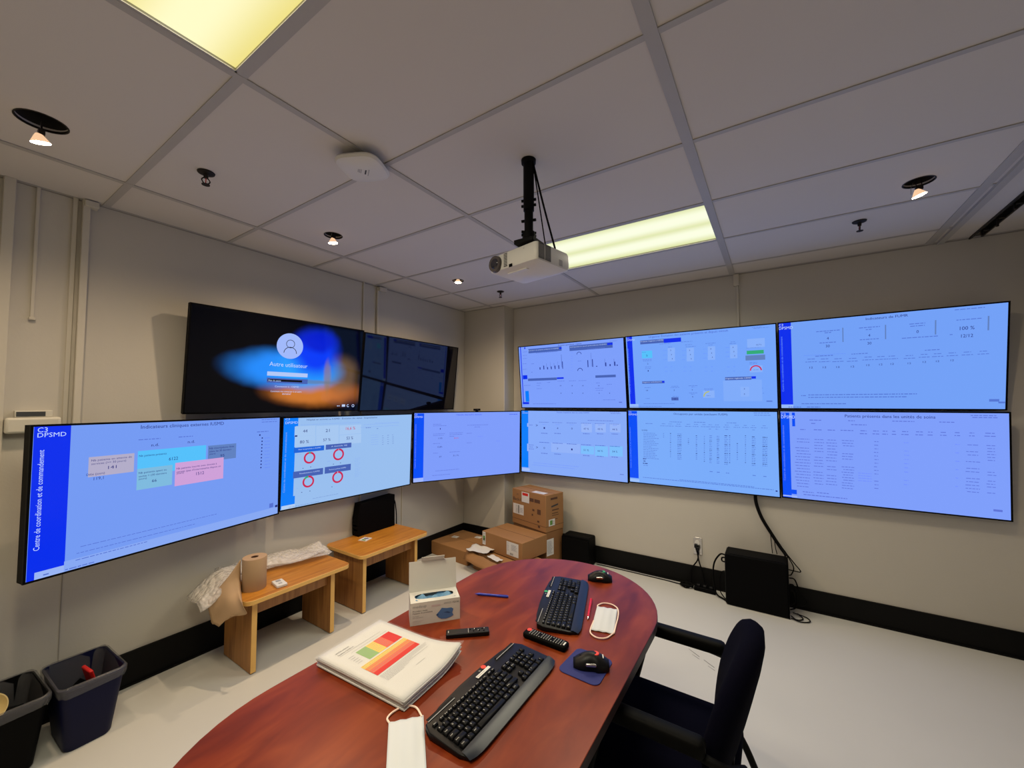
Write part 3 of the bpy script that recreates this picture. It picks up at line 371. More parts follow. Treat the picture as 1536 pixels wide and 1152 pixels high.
'r1l':[('R',0.0006,0,0.0736,0.9284,'s2'),('R',0.0033,0.9413,0.0866,0.9845,'l'),('T','C3',0.0109,0.0307,0.0098,0.0166,'w'),('T','DPSMD',0.0109,0.0713,0.0373,0.0166,'w'),('R',0.0615,0.2042,0.0754,0.2623,'m'),('R',0.0607,0.5389,0.0743,0.6604,'m'),('T','Patients hospitalisés dans les unités IUSMD',0.3716,0.6776,0.0192,0.0226,'s6'),('T','>',0.1553,0.175,0.2343,0.0511,'d'),('T','>',0.1564,0.1753,0.5903,0.0508,'d'),('L',0.8574,0.945,0.0033,0.0105,'g'),('L',0.8664,0.9537,0.026,0.0104,'g'),('L',0.077,0.1271,0.2328,0.0117,'g'),('L',0.0761,0.1338,0.5581,0.0117,'g'),('L',0.0761,0.126,0.5905,0.0117,'g'),('L',0.076,0.1336,0.6227,0.0117,'g'),('L',0.6639,0.8868,0.1357,0.0108,'g'),('L',0.1879,0.2916,0.1818,0.0104,'g'),('L',0.223,0.2644,0.2154,0.0092,'h'),('L',0.1906,0.2939,0.5049,0.0104,'s6'),('T','1',0.2361,0.2509,0.2727,0.0298,'d'),('T','0',0.2349,0.2497,0.5921,0.0297,'d'),('L',0.2098,0.2763,0.3586,0.0161,'g'),('L',0.2086,0.2786,0.6786,0.016,'g'),('L',0.3242,0.4238,0.1816,0.0102,'g'),('L',0.3579,0.3976,0.2123,0.009,'h'),('L',0.3264,0.4257,0.505,0.0101,'s6'),('T','4',0.3704,0.3846,0.2696,0.0292,'d'),('T','7',0.3689,0.3831,0.5895,0.0291,'d'),('L',0.3451,0.4089,0.3515,0.0158,'g'),('L',0.3436,0.4109,0.6747,0.0157,'g'),('L',0.4656,0.5611,0.1809,0.01,'g'),('L',0.4978,0.5359,0.2088,0.0088,'h'),('L',0.4673,0.5625,0.5042,0.0099,'s6'),('T','0',0.5098,0.5234,0.266,0.0286,'d'),('T','1',0.508,0.5216,0.5858,0.0285,'d'),('L',0.6011,0.6927,0.1803,0.0098,'g'),('L',0.632,0.6686,0.2055,0.0086,'h'),('L',0.6024,0.6937,0.5034,0.0097,'s6'),('R',0.6044,0.185,0.7014,0.314,'m'),('R',0.599,0.5211,0.7184,0.6418,'c2'),('T','47 %',0.6264,0.6734,0.2626,0.0281,'d'),('T','51 %',0.6243,0.6713,0.5823,0.028,'d'),('L',0.62,0.6787,0.3369,0.0151,'g'),('L',0.6179,0.6797,0.6651,0.0151,'g'),('L',0.728,0.816,0.1799,0.0096,'g'),('L',0.7576,0.7928,0.2025,0.0085,'h'),('L',0.7289,0.8166,0.503,0.0095,'s6'),('R',0.7312,0.1792,0.8243,0.3057,'m'),('R',0.7257,0.5087,0.84,0.6585,'c2'),('T','43 %',0.7522,0.7974,0.2595,0.0275,'d'),('T','66 %',0.7499,0.795,0.5792,0.0274,'d'),('L',0.746,0.8024,0.3302,0.0148,'g'),('L',0.7436,0.803,0.661,0.0148,'g'),('L',0.856,0.9405,0.1792,0.0094,'g'),('L',0.8845,0.9182,0.1992,0.0083,'h'),('L',0.8565,0.9408,0.5019,0.0093,'s6'),('R',0.8591,0.1732,0.9484,0.2974,'m'),('R',0.8535,0.4961,0.9632,0.6431,'c2'),('T','44 %',0.8792,0.9226,0.2562,0.027,'d'),('T','54 %',0.8766,0.9199,0.5756,0.0269,'d'),('L',0.8732,0.9274,0.3234,0.0145,'g'),('L',0.8705,0.9276,0.6562,0.0145,'g'),('R',0.312,0.4985,0.5916,0.6462,'m3'),('L',0.129,0.5772,0.8412,0.0092,'h'),('L',0.1137,0.5369,0.8767,0.0093,'h'),('R',0.9375,0.8909,0.9698,0.9008,'g')],
'r2l':[('R',0,0.0044,0.0692,0.9432,'s4'),('R',0,0.9586,0.074,0.9963,'l'),('T','C3',0.0051,0.024,0.0222,0.0202,'w'),('T','DPSMD',0.0047,0.0721,0.0526,0.0245,'w'),('V','Centre de coordination et de commandement',0.8075,0.2318,0.0104,0.0082,'h'),('T',"Occupants par unités (excluant l'USM)",0.3444,0.7057,0.0364,0.0245,'d'),('L',0.8657,0.9603,0.015,0.0087,'g'),('L',0.8683,0.9628,0.0406,0.0086,'g'),('L',0.1338,0.1884,0.1753,0.0099,'g'),('L',0.3134,0.4006,0.1451,0.0096,'g'),('L',0.4853,0.5607,0.142,0.0093,'g'),('L',0.699,0.7612,0.1407,0.0089,'g'),('L',0.1026,0.967,0.9228,0.0099,'g'),('L',0.3746,0.8553,0.9081,0.0095,'g'),('L',0.2562,0.2832,0.1737,0.0083,'g'),('L',0.2452,0.2932,0.202,0.0083,'g'),('L',0.3055,0.3321,0.1732,0.0082,'g'),('L',0.2947,0.3419,0.2012,0.0082,'g'),('L',0.3642,0.3902,0.1726,0.0081,'g'),('L',0.3536,0.3998,0.2003,0.0082,'g'),('L',0.4337,0.4591,0.1719,0.008,'g'),('L',0.4233,0.4684,0.1993,0.0081,'g'),('L',0.4863,0.5112,0.1714,0.008,'g'),('L',0.4761,0.5204,0.1985,0.008,'g'),('L',0.5413,0.5657,0.1708,0.0079,'g'),('L',0.5313,0.5747,0.1977,0.0079,'g'),('L',0.5818,0.6058,0.1704,0.0078,'g'),('L',0.572,0.6147,0.1971,0.0078,'g'),('L',0.5836,0.6023,0.2257,0.0078,'g'),('L',0.625,0.6487,0.17,0.0078,'g'),('L',0.6154,0.6574,0.1964,0.0078,'g'),('L',0.6268,0.6452,0.2248,0.0078,'g'),('L',0.687,0.7101,0.1693,0.0077,'g'),('L',0.6776,0.7186,0.1955,0.0077,'g'),('L',0.6888,0.7067,0.2236,0.0077,'g'),('L',0.7507,0.7733,0.1687,0.0076,'g'),('L',0.7415,0.7816,0.1945,0.0076,'g'),('L',0.8036,0.8258,0.1682,0.0075,'g'),('L',0.7946,0.8339,0.1938,0.0075,'g'),('L',0.8525,0.8742,0.1677,0.0074,'g'),('L',0.8436,0.8822,0.193,0.0074,'g'),('L',0.8541,0.871,0.2202,0.0074,'g'),('L',0.9153,0.9365,0.167,0.0073,'g'),('L',0.9066,0.9443,0.1921,0.0074,'g'),('T','IUSMD',0.1048,0.1481,0.2694,0.0199,'d'),('L',0.1161,0.2094,0.3078,0.0085,'g'),('L',0.1157,0.2182,0.3306,0.0085,'g'),('L',0.1154,0.2041,0.3543,0.0085,'g'),('L',0.115,0.2313,0.3764,0.0085,'g'),('L',0.1147,0.1942,0.4011,0.0085,'g'),('L',0.1143,0.2031,0.4239,0.0085,'g'),('L',0.114,0.2302,0.4458,0.0085,'g'),('L',0.1136,0.2162,0.4695,0.0085,'g'),('L',0.1133,0.1789,0.4946,0.0085,'g'),('L',0.1129,0.2292,0.5151,0.0085,'g'),('L',0.1126,0.2151,0.539,0.0085,'g'),('L',0.1122,0.201,0.5629,0.0085,'g'),('L',0.1119,0.2053,0.5858,0.0085,'g'),('L',0.1115,0.2141,0.6085,0.0085,'g'),('L',0.1112,0.2,0.6325,0.0085,'g'),('L',0.1108,0.2271,0.6539,0.0085,'g'),('L',0.1068,0.1304,0.6653,0.0127,'d'),('L',0.1102,0.126,0.6971,0.0113,'d'),('L',0.1058,0.1451,0.7278,0.0127,'d'),('L',0.1093,0.1447,0.755,0.0085,'g'),('L',0.264,0.2715,0.304,0.0097,'g'),('L',0.2637,0.2712,0.3281,0.0097,'g'),('L',0.2633,0.2708,0.3523,0.0097,'g'),('L',0.3147,0.3221,0.3005,0.0096,'d'),('L',0.3143,0.3217,0.3244,0.0096,'g'),('L',0.314,0.3213,0.3483,0.0096,'g'),('L',0.3136,0.321,0.3723,0.0096,'g'),('L',0.3133,0.3206,0.3962,0.0096,'g'),('L',0.3129,0.3203,0.4201,0.0096,'d'),('L',0.3125,0.3199,0.444,0.0096,'g'),('L',0.3122,0.3195,0.4679,0.0096,'g'),('L',0.3118,0.3192,0.4919,0.0096,'g'),('L',0.3115,0.3188,0.5158,0.0096,'g'),('L',0.3111,0.3185,0.5397,0.0096,'d'),('L',0.3107,0.3181,0.5636,0.0096,'g'),('L',0.3104,0.3177,0.5875,0.0096,'g'),('L',0.31,0.3174,0.6114,0.0096,'g'),('L',0.368,0.3968,0.3041,0.0095,'g'),('L',0.3676,0.3965,0.3278,0.0095,'d'),('L',0.3673,0.3961,0.3514,0.0095,'g'),('L',0.3669,0.3957,0.3751,0.0095,'g'),('L',0.3666,0.3954,0.3987,0.0095,'g'),('L',0.3662,0.395,0.4224,0.0095,'g'),('L',0.3658,0.3947,0.446,0.0095,'d'),('L',0.3655,0.3943,0.4697,0.0095,'g'),('L',0.3651,0.394,0.4933,0.0095,'g'),('L',0.3648,0.3936,0.517,0.0095,'g'),('L',0.3644,0.3932,0.5406,0.0095,'g'),('L',0.3641,0.3929,0.5643,0.0095,'d'),('L',0.3637,0.3925,0.5879,0.0095,'g'),('L',0.3633,0.3922,0.6116,0.0095,'g'),('L',0.363,0.3918,0.6352,0.0095,'g'),('L',0.4401,0.4485,0.3585,0.0094,'g'),('L',0.4397,0.4481,0.3819,0.0094,'g'),('L',0.4394,0.4478,0.4052,0.0094,'d'),('L',0.439,0.4474,0.4286,0.0094,'g'),('L',0.4951,0.5048,0.3183,0.0093,'d'),('L',0.4948,0.5044,0.3414,0.0093,'g'),('L',0.4944,0.5041,0.3646,0.0093,'g'),('L',0.4941,0.5037,0.3877,0.0093,'g'),('L',0.4937,0.5034,0.4109,0.0093,'g'),('L',0.4934,0.503,0.434,0.0093,'d'),('L',0.493,0.5027,0.4572,0.0093,'g'),('L',0.4927,0.5023,0.4803,0.0093,'g'),('L',0.4923,0.502,0.5035,0.0093,'g'),('L',0.492,0.5016,0.5266,0.0093,'g'),('L',0.4916,0.5013,0.5498,0.0093,'d'),('L',0.4913,0.5009,0.5729,0.0093,'g'),('L',0.4909,0.5006,0.5961,0.0093,'g'),('L',0.4906,0.5002,0.6192,0.0093,'g'),('L',0.5492,0.5559,0.3208,0.0092,'g'),('L',0.5488,0.5556,0.3438,0.0092,'g'),('L',0.5485,0.5553,0.3667,0.0092,'g'),('L',0.5481,0.5549,0.3896,0.0092,'g'),('L',0.5478,0.5546,0.4126,0.0092,'d'),('L',0.5475,0.5542,0.4355,0.0092,'g'),('L',0.5471,0.5539,0.4584,0.0092,'g'),('L',0.5468,0.5535,0.4814,0.0092,'g'),('L',0.5464,0.5532,0.5043,0.0092,'g'),('L',0.5461,0.5528,0.5272,0.0092,'d'),('L',0.5457,0.5525,0.5502,0.0092,'g'),('L',0.5454,0.5521,0.5731,0.0092,'g'),('L',0.545,0.5518,0.596,0.0092,'g'),('L',0.5447,0.5514,0.6189,0.0092,'g'),('L',0.5443,0.5511,0.6419,0.0092,'d'),('L',0.5864,0.6024,0.3112,0.0091,'g'),('L',0.586,0.602,0.3339,0.0091,'g'),('L',0.5857,0.6017,0.3567,0.0091,'g'),('L',0.5853,0.6013,0.3794,0.0091,'d'),('L',0.585,0.601,0.4022,0.0091,'g'),('L',0.5846,0.6006,0.4249,0.0091,'g'),('L',0.5843,0.6003,0.4477,0.0091,'g'),('L',0.5839,0.6,0.4705,0.0091,'g'),('L',0.5836,0.5996,0.4932,0.0091,'d'),('L',0.5833,0.5993,0.516,0.0091,'g'),('L',0.5829,0.5989,0.5387,0.0091,'g'),('L',0.5826,0.5986,0.5615,0.0091,'g'),('L',0.5822,0.5982,0.5842,0.0091,'g'),('L',0.5819,0.5979,0.607,0.0091,'d'),('L',0.5815,0.5975,0.6297,0.0091,'g'),('L',0.5812,0.5972,0.6525,0.0091,'g'),('L',0.634,0.6498,0.314,0.009,'g'),('L',0.6337,0.6494,0.3366,0.009,'g'),('L',0.6334,0.6491,0.3591,0.009,'d'),('L',0.633,0.6487,0.3817,0.009,'g'),('L',0.6327,0.6484,0.4042,0.009,'g'),('L',0.6323,0.6481,0.4268,0.009,'g'),('L',0.632,0.6477,0.4494,0.009,'g'),('L',0.6316,0.6474,0.4719,0.009,'d'),('L',0.6313,0.647,0.4945,0.009,'g'),('L',0.631,0.6467,0.517,0.009,'g'),('L',0.6306,0.6463,0.5396,0.009,'g'),('L',0.6303,0.646,0.5621,0.009,'g'),('L',0.6299,0.6457,0.5847,0.009,'d'),('L',0.6296,0.6453,0.6072,0.009,'g'),('L',0.6292,0.645,0.6298,0.009,'g'),('L',0.6289,0.6446,0.6523,0.009,'g'),('L',0.683,0.7036,0.3037,0.009,'d'),('L',0.6827,0.7032,0.3261,0.009,'g'),('L',0.6823,0.7029,0.3484,0.009,'g'),('L',0.682,0.7026,0.3707,0.009,'g'),('L',0.6817,0.7022,0.3931,0.009,'g'),('L',0.6813,0.7019,0.4154,0.009,'d'),('L',0.681,0.7016,0.4378,0.009,'g'),('L',0.6806,0.7012,0.4601,0.009,'g'),('L',0.6803,0.7009,0.4824,0.009,'g'),('L',0.68,0.7005,0.5048,0.009,'g'),('L',0.6796,0.7002,0.5271,0.009,'d'),('L',0.6793,0.6999,0.5494,0.009,'g'),('L',0.6789,0.6995,0.5718,0.009,'g'),('L',0.6786,0.6992,0.5941,0.009,'g'),('L',0.6783,0.6988,0.6165,0.009,'g'),('L',0.6779,0.6985,0.6388,0.009,'d'),('L',0.6776,0.6982,0.6611,0.009,'g'),('L',0.7119,0.7196,0.302,0.0089,'d'),('L',0.7116,0.7192,0.3243,0.0089,'g'),('L',0.7112,0.7189,0.3465,0.0089,'g'),('L',0.7109,0.7185,0.3688,0.0089,'g'),('L',0.7106,0.7182,0.391,0.0089,'g'),('L',0.7102,0.7179,0.4133,0.0089,'d'),('L',0.7099,0.7175,0.4355,0.0089,'g'),('L',0.7096,0.7172,0.4578,0.0089,'g'),('L',0.7092,0.7169,0.48,0.0089,'g'),('L',0.7089,0.7165,0.5022,0.0089,'g'),('L',0.7085,0.7162,0.5245,0.0089,'d'),('L',0.7082,0.7158,0.5467,0.0089,'g'),('L',0.7079,0.7155,0.569,0.0089,'g'),('L',0.7075,0.7152,0.5912,0.0089,'g'),('L',0.7072,0.7148,0.6135,0.0089,'g'),('L',0.7069,0.7145,0.6357,0.0089,'d'),('L',0.758,0.7655,0.393,0.0088,'d'),('L',0.7576,0.7651,0.415,0.0088,'g'),('L',0.7573,0.7648,0.437,0.0088,'g'),('L',0.757,0.7645,0.4591,0.0088,'g'),('L',0.7566,0.7641,0.4811,0.0088,'g'),('L',0.7563,0.7638,0.5032,0.0088,'d'),('L',0.756,0.7635,0.5252,0.0088,'g'),('L',0.7556,0.7631,0.5473,0.0088,'g'),('L',0.7553,0.7628,0.5693,0.0088,'g'),('L',0.7549,0.7625,0.5914,0.0088,'g'),('L',0.8097,0.8159,0.2948,0.0087,'d'),('L',0.8094,0.8155,0.3166,0.0087,'g'),('L',0.8091,0.8152,0.3384,0.0087,'g'),('L',0.8087,0.8149,0.3603,0.0087,'g'),('L',0.8084,0.8145,0.3821,0.0087,'g'),('L',0.8081,0.8142,0.4039,0.0087,'d'),('L',0.8077,0.8139,0.4258,0.0087,'g'),('L',0.8074,0.8135,0.4476,0.0087,'g'),('L',0.8071,0.8132,0.4694,0.0087,'g'),('L',0.8067,0.8129,0.4913,0.0087,'g'),('L',0.8064,0.8125,0.5131,0.0087,'d'),('L',0.8061,0.8122,0.5349,0.0087,'g'),('L',0.8057,0.8119,0.5568,0.0087,'g'),('L',0.8054,0.8115,0.5786,0.0087,'g'),('L',0.8051,0.8112,0.6004,0.0087,'g'),('L',0.8047,0.8109,0.6223,0.0087,'d'),('L',0.8504,0.8721,0.3035,0.0087,'d'),('L',0.8501,0.8718,0.3251,0.0087,'g'),('L',0.8498,0.8715,0.3467,0.0087,'g'),('L',0.8495,0.8712,0.3683,0.0087,'g'),('L',0.8491,0.8708,0.39,0.0087,'g'),('L',0.8488,0.8705,0.4116,0.0087,'d'),('L',0.8485,0.8702,0.4332,0.0087,'g'),('L',0.8481,0.8698,0.4549,0.0087,'g'),('L',0.8478,0.8695,0.4765,0.0087,'g'),('L',0.8475,0.8692,0.4981,0.0087,'g'),('L',0.8471,0.8689,0.5198,0.0087,'d'),('L',0.8468,0.8685,0.5414,0.0087,'g'),('L',0.8465,0.8682,0.563,0.0087,'g'),('L',0.8462,0.8679,0.5846,0.0087,'g'),('L',0.8458,0.8675,0.6063,0.0087,'g'),('L',0.8455,0.8672,0.6279,0.0087,'d'),('L',0.8452,0.8669,0.6495,0.0087,'g'),('L',0.9126,0.9408,0.3045,0.0086,'d'),('L',0.9123,0.9405,0.3258,0.0086,'g'),('L',0.9119,0.9401,0.3472,0.0086,'g'),('L',0.9116,0.9398,0.3685,0.0086,'g'),('L',0.9113,0.9395,0.3899,0.0086,'g'),('L',0.911,0.9392,0.4113,0.0086,'d'),('L',0.9106,0.9388,0.4326,0.0086,'g'),('L',0.9103,0.9385,0.454,0.0086,'g'),('L',0.91,0.9382,0.4753,0.0086,'g'),('L',0.9096,0.9379,0.4967,0.0086,'g'),('L',0.9093,0.9375,0.518,0.0086,'d'),('L',0.909,0.9372,0.5394,0.0086,'g'),('L',0.9087,0.9369,0.5607,0.0086,'g'),('L',0.9083,0.9366,0.5821,0.0086,'g'),('L',0.908,0.9362,0.6034,0.0086,'g'),('L',0.9077,0.9359,0.6248,0.0086,'d'),('L',0.9074,0.9356,0.6461,0.0086,'g'),('L',0.5808,0.6021,0.7662,0.0117,'g'),('L',0.6272,0.6481,0.767,0.0116,'g'),('L',0.6856,0.7061,0.7679,0.0115,'g'),('L',0.8476,0.8668,0.7705,0.0111,'g'),('L',0.9102,0.929,0.7715,0.011,'g'),('L',0.4021,0.6346,0.9831,0.0067,'h'),('R',0.9782,0.9259,0.9894,0.9404,'d')],
'r3l':[('R',0,0.0132,0.0473,1,'s4'),('R',0.0618,0.0119,0.0775,0.1699,'s4'),('R',0.0397,0.905,0.0752,0.9562,'s4'),('R',0,0.9757,0.0764,0.991,'l'),('T','C3',0.0031,0.0271,0.0314,0.0235,'w'),('T','DPSMD',0.0027,0.0773,0.062,0.0353,'w'),('V','Centre de coordination et de commandement',0.8043,0.1598,0.0116,0.0102,'h'),('T','Patients présents dans les unités de soins',0.3302,0.7255,0.0415,0.0329,'d'),('L',0.8617,0.9564,0.023,0.0097,'g'),('L',0.8677,0.9593,0.042,0.0097,'g'),('L',0.1534,0.2133,0.0943,0.0114,'g'),('L',0.1616,0.1873,0.1316,0.0114,'g'),('L',0.3448,0.3765,0.0938,0.0109,'g'),('L',0.3586,0.4304,0.1357,0.0109,'g'),('L',0.5454,0.6396,0.0905,0.0105,'g'),('L',0.7404,0.7994,0.0914,0.01,'g'),('L',0.1068,0.1638,0.9181,0.0116,'g'),('L',0.181,0.2404,0.9125,0.0115,'g'),('L',0.1107,0.3304,0.9488,0.0116,'g'),('L',0.1028,0.131,0.2042,0.0115,'g'),('L',0.1744,0.2153,0.2028,0.0114,'g'),('L',0.2438,0.2803,0.2016,0.0112,'g'),('L',0.3072,0.3681,0.2003,0.0111,'g'),('L',0.401,0.4289,0.1989,0.0108,'g'),('L',0.3979,0.4313,0.2304,0.0108,'g'),('L',0.4595,0.4866,0.1979,0.0107,'g'),('L',0.4564,0.489,0.2289,0.0107,'g'),('L',0.5023,0.523,0.1972,0.0106,'g'),('L',0.4999,0.5248,0.228,0.0106,'g'),('L',0.5443,0.5617,0.1964,0.0105,'g'),('L',0.5422,0.5631,0.227,0.0105,'g'),('L',0.5862,0.6147,0.1956,0.0104,'g'),('L',0.583,0.6172,0.2258,0.0104,'g'),('L',0.6455,0.6732,0.1945,0.0102,'g'),('L',0.6424,0.6756,0.2243,0.0102,'g'),('L',0.6944,0.7133,0.1937,0.0101,'g'),('L',0.6922,0.7149,0.2232,0.0101,'g'),('L',0.7448,0.7659,0.1928,0.01,'g'),('L',0.7424,0.7677,0.2219,0.01,'g'),('L',0.8004,0.8184,0.1919,0.0099,'g'),('L',0.7984,0.82,0.2206,0.0099,'g'),('L',0.8559,0.8734,0.1909,0.0097,'g'),('L',0.8539,0.8749,0.2192,0.0097,'g'),('L',0.9141,0.948,0.1897,0.0096,'g'),('L',0.9105,0.9512,0.2175,0.0096,'g'),('L',0.0843,0.1498,0.3126,0.0097,'g'),('L',0.0842,0.1494,0.3465,0.0097,'g'),('L',0.0742,0.1463,0.415,0.0097,'g'),('L',0.0801,0.1452,0.4487,0.0097,'g'),('L',0.0804,0.1542,0.4821,0.0097,'g'),('L',0.0722,0.1521,0.5167,0.0097,'g'),('L',0.0782,0.1495,0.5505,0.0097,'g'),('L',0.0706,0.1522,0.5848,0.0097,'g'),('L',0.0734,0.1491,0.6188,0.0097,'g'),('L',0.0784,0.1461,0.6527,0.0097,'g'),('L',0.0681,0.1506,0.6872,0.0098,'g'),('L',0.0758,0.1507,0.7206,0.0097,'g'),('L',0.0678,0.1494,0.7554,0.0098,'g'),('L',0.0734,0.1458,0.7893,0.0098,'g'),('L',0.0761,0.1417,0.8236,0.0098,'g'),('L',0.0772,0.1379,0.8579,0.0098,'g'),('L',0.1762,0.221,0.312,0.0095,'g'),('L',0.1753,0.2243,0.3452,0.0095,'g'),('L',0.1742,0.2175,0.3789,0.0095,'g'),('L',0.1749,0.2183,0.4122,0.0095,'g'),('L',0.1741,0.2195,0.4455,0.0095,'g'),('L',0.1753,0.2159,0.5124,0.0095,'g'),('L',0.1703,0.2155,0.5461,0.0095,'g'),('L',0.1734,0.2169,0.5792,0.0095,'g'),('L',0.1687,0.22,0.6128,0.0095,'g'),('L',0.1656,0.212,0.6806,0.0096,'g'),('L',0.1651,0.2177,0.7136,0.0096,'g'),('L',0.1648,0.216,0.7473,0.0096,'g'),('L',0.1697,0.2121,0.7807,0.0096,'g'),('L',0.1706,0.2132,0.814,0.0096,'g'),('L',0.2421,0.2844,0.3116,0.0094,'g'),('L',0.2347,0.2868,0.3447,0.0094,'g'),('L',0.2405,0.2918,0.377,0.0094,'g'),('L',0.239,0.2832,0.4104,0.0094,'g'),('L',0.239,0.2883,0.443,0.0094,'g'),('L',0.2397,0.2862,0.4759,0.0094,'g'),('L',0.2306,0.2825,0.5097,0.0094,'g'),('L',0.2322,0.2847,0.5424,0.0094,'g'),('L',0.2361,0.2838,0.608,0.0094,'g'),('L',0.2341,0.282,0.6413,0.0094,'g'),('L',0.2325,0.2792,0.7077,0.0094,'g'),('L',0.2344,0.2804,0.7404,0.0094,'g'),('L',0.2282,0.2793,0.7741,0.0094,'g'),('L',0.2273,0.2827,0.807,0.0094,'g'),('L',0.3116,0.3684,0.3111,0.0092,'g'),('L',0.3127,0.3666,0.34,0.0092,'g'),('L',0.3172,0.3697,0.3685,0.0092,'g'),('L',0.312,0.368,0.4556,0.0092,'g'),('L',0.3102,0.3652,0.4849,0.0092,'g'),('L',0.311,0.3625,0.514,0.0092,'g'),('L',0.3073,0.3677,0.6008,0.0093,'g'),('L',0.3155,0.3668,0.6292,0.0092,'g'),('L',0.3066,0.3643,0.6592,0.0093,'g'),('L',0.3136,0.3637,0.6876,0.0093,'g'),('L',0.3079,0.366,0.717,0.0093,'g'),('L',0.3144,0.3656,0.7454,0.0093,'g'),('L',0.306,0.3579,0.776,0.0093,'g'),('L',0.3065,0.3645,0.8044,0.0093,'g'),('L',0.3052,0.358,0.8342,0.0093,'g'),('L',0.4634,0.482,0.3098,0.0089,'g'),('L',0.4625,0.4804,0.348,0.0089,'g'),('L',0.4634,0.4802,0.3861,0.0089,'g'),('L',0.4604,0.4798,0.4244,0.0089,'g'),('L',0.4615,0.4799,0.4625,0.0089,'g'),('L',0.4622,0.4797,0.5006,0.0089,'g'),('L',0.4615,0.4783,0.5389,0.0089,'g'),('L',0.4589,0.4772,0.5774,0.009,'g'),('L',0.4594,0.4788,0.6155,0.009,'g'),('L',0.4601,0.4773,0.6537,0.009,'g'),('L',0.4582,0.4772,0.7304,0.009,'g'),('L',0.459,0.4768,0.7687,0.009,'g'),('L',0.4578,0.4763,0.8072,0.009,'g'),('L',0.5929,0.6121,0.309,0.0086,'h'),('L',0.5942,0.6123,0.3951,0.0087,'h'),('L',0.5924,0.6133,0.4383,0.0087,'h'),('L',0.5938,0.6108,0.4816,0.0087,'h'),('L',0.5917,0.6118,0.5249,0.0087,'h'),('L',0.5927,0.6097,0.5682,0.0087,'h'),('L',0.5913,0.611,0.6114,0.0087,'h'),('L',0.5893,0.6096,0.6983,0.0087,'h'),('L',0.588,0.6087,0.7419,0.0087,'h'),('L',0.7998,0.8169,0.3073,0.0082,'h'),('L',0.8002,0.8144,0.3895,0.0082,'h'),('L',0.7997,0.8151,0.4717,0.0083,'h'),('L',0.7997,0.813,0.5541,0.0083,'h'),('L',0.7988,0.8143,0.6365,0.0083,'h'),('L',0.797,0.8121,0.7193,0.0083,'h'),('L',0.8469,0.8904,0.3066,0.0081,'g'),('L',0.8415,0.8893,0.3717,0.0082,'g'),('L',0.8466,0.8864,0.404,0.0081,'g'),('L',0.8394,0.8925,0.4689,0.0082,'g'),('L',0.8407,0.8894,0.5339,0.0082,'g'),('L',0.8374,0.8913,0.5665,0.0082,'g'),('L',0.8393,0.8901,0.6314,0.0082,'g'),('L',0.8393,0.8912,0.6638,0.0082,'g'),('L',0.8364,0.8873,0.697,0.0082,'g'),('L',0.8364,0.8896,0.7293,0.0082,'g'),('L',0.8418,0.8861,0.7616,0.0082,'g'),('L',0.9169,0.9526,0.3063,0.008,'g'),('L',0.9199,0.9519,0.3342,0.008,'g'),('L',0.9196,0.9474,0.3626,0.008,'g'),('L',0.9187,0.9508,0.3905,0.008,'g'),('L',0.9195,0.952,0.4185,0.008,'g'),('L',0.9204,0.947,0.4469,0.008,'g'),('L',0.9186,0.9463,0.5596,0.008,'g'),('L',0.9189,0.9506,0.5874,0.008,'g'),('L',0.9189,0.9465,0.6442,0.008,'g'),('L',0.9143,0.9458,0.6729,0.008,'g'),('L',0.9155,0.9477,0.7008,0.008,'g'),('L',0.9159,0.9452,0.7575,0.008,'g'),('L',0.3854,0.4474,0.6559,0.0091,'h'),('L',0.3851,0.4471,0.6831,0.0091,'h'),('L',0.3848,0.4468,0.7102,0.0091,'h'),('L',0.3844,0.4465,0.7374,0.0091,'h'),('R',0.9377,0.9092,0.9705,0.9295,'g')],
'u1':[('D',0.5038,0.2877,0.1388,0.1388,'av',0,360),('D',0.5052,0.2633,0.0456,0.0055,'d',0,360),('D',0.5068,0.3659,0.0696,0.0063,'d',0,180),('T','Autre utilisateur',0.3918,0.6185,0.4926,0.0462,'w'),('R',0.3828,0.5767,0.6236,0.6206,'w2'),('R',0.383,0.6419,0.6267,0.6954,'k2'),('R',0.3879,0.6562,0.5916,0.6797,'bk'),('T','Mot de passe',0.3918,0.4631,0.67,0.0189,'w'),('T','Connexion à : CISMD',0.4309,0.5737,0.731,0.0192,'w'),('T','Comment me connecter à un autre',0.4081,0.5921,0.7837,0.0191,'w'),('T','domaine?',0.4753,0.5278,0.8098,0.0195,'w'),('L',0.8401,0.8592,0.9465,0.0122,'w'),('R',0.8763,0.9296,0.9,0.957,'w'),('D',0.9223,0.9449,0.0174,0.007,'w',60,330),('D',0.961,0.9453,0.0176,0.0062,'w',0,360)],
}

BG = {'b1': (116, 154, 242), 'b2': (152, 190, 238), 'b3': (126, 156, 250), 'r1u': (124, 158, 250), 'r2u': (116, 164, 250), 'r3u': (114, 160, 246),
      'r1l': (134, 170, 248), 'r2l': (122, 172, 250), 'r3l': (126, 158, 250), 'u1': (2, 2, 5), 'u2': (1, 1, 2)}
FIX = {'s1': (6, 46, 236), 's2': (0, 124, 250), 's3': (30, 100, 215), 's4': (0, 78, 246), 's5': (40, 60, 150), 's6': (70, 95, 200), 'c': (84, 192, 250), 'c2': (124, 190, 252), 'o': (178, 172, 200), 'k': (96, 128, 190),
       'k2': (70, 98, 180), 'n': (126, 186, 222), 'p': (206, 160, 216), 'r': (200, 40, 84), 'gr': (50, 170, 120), 'y': (180, 190, 110), 'w': (190, 212, 255), 'w2': (178, 200, 246), 'bk': (14, 12, 20), 'av': (160, 184, 250)}
_em = {}
def em(c):
    c = tuple(int(v) for v in c)
    if c not in _em: _em[c] = emit('display colour %d %d %d' % c, srgb(*c), 1.0, rough=.22, spec=.25)
    return _em[c]
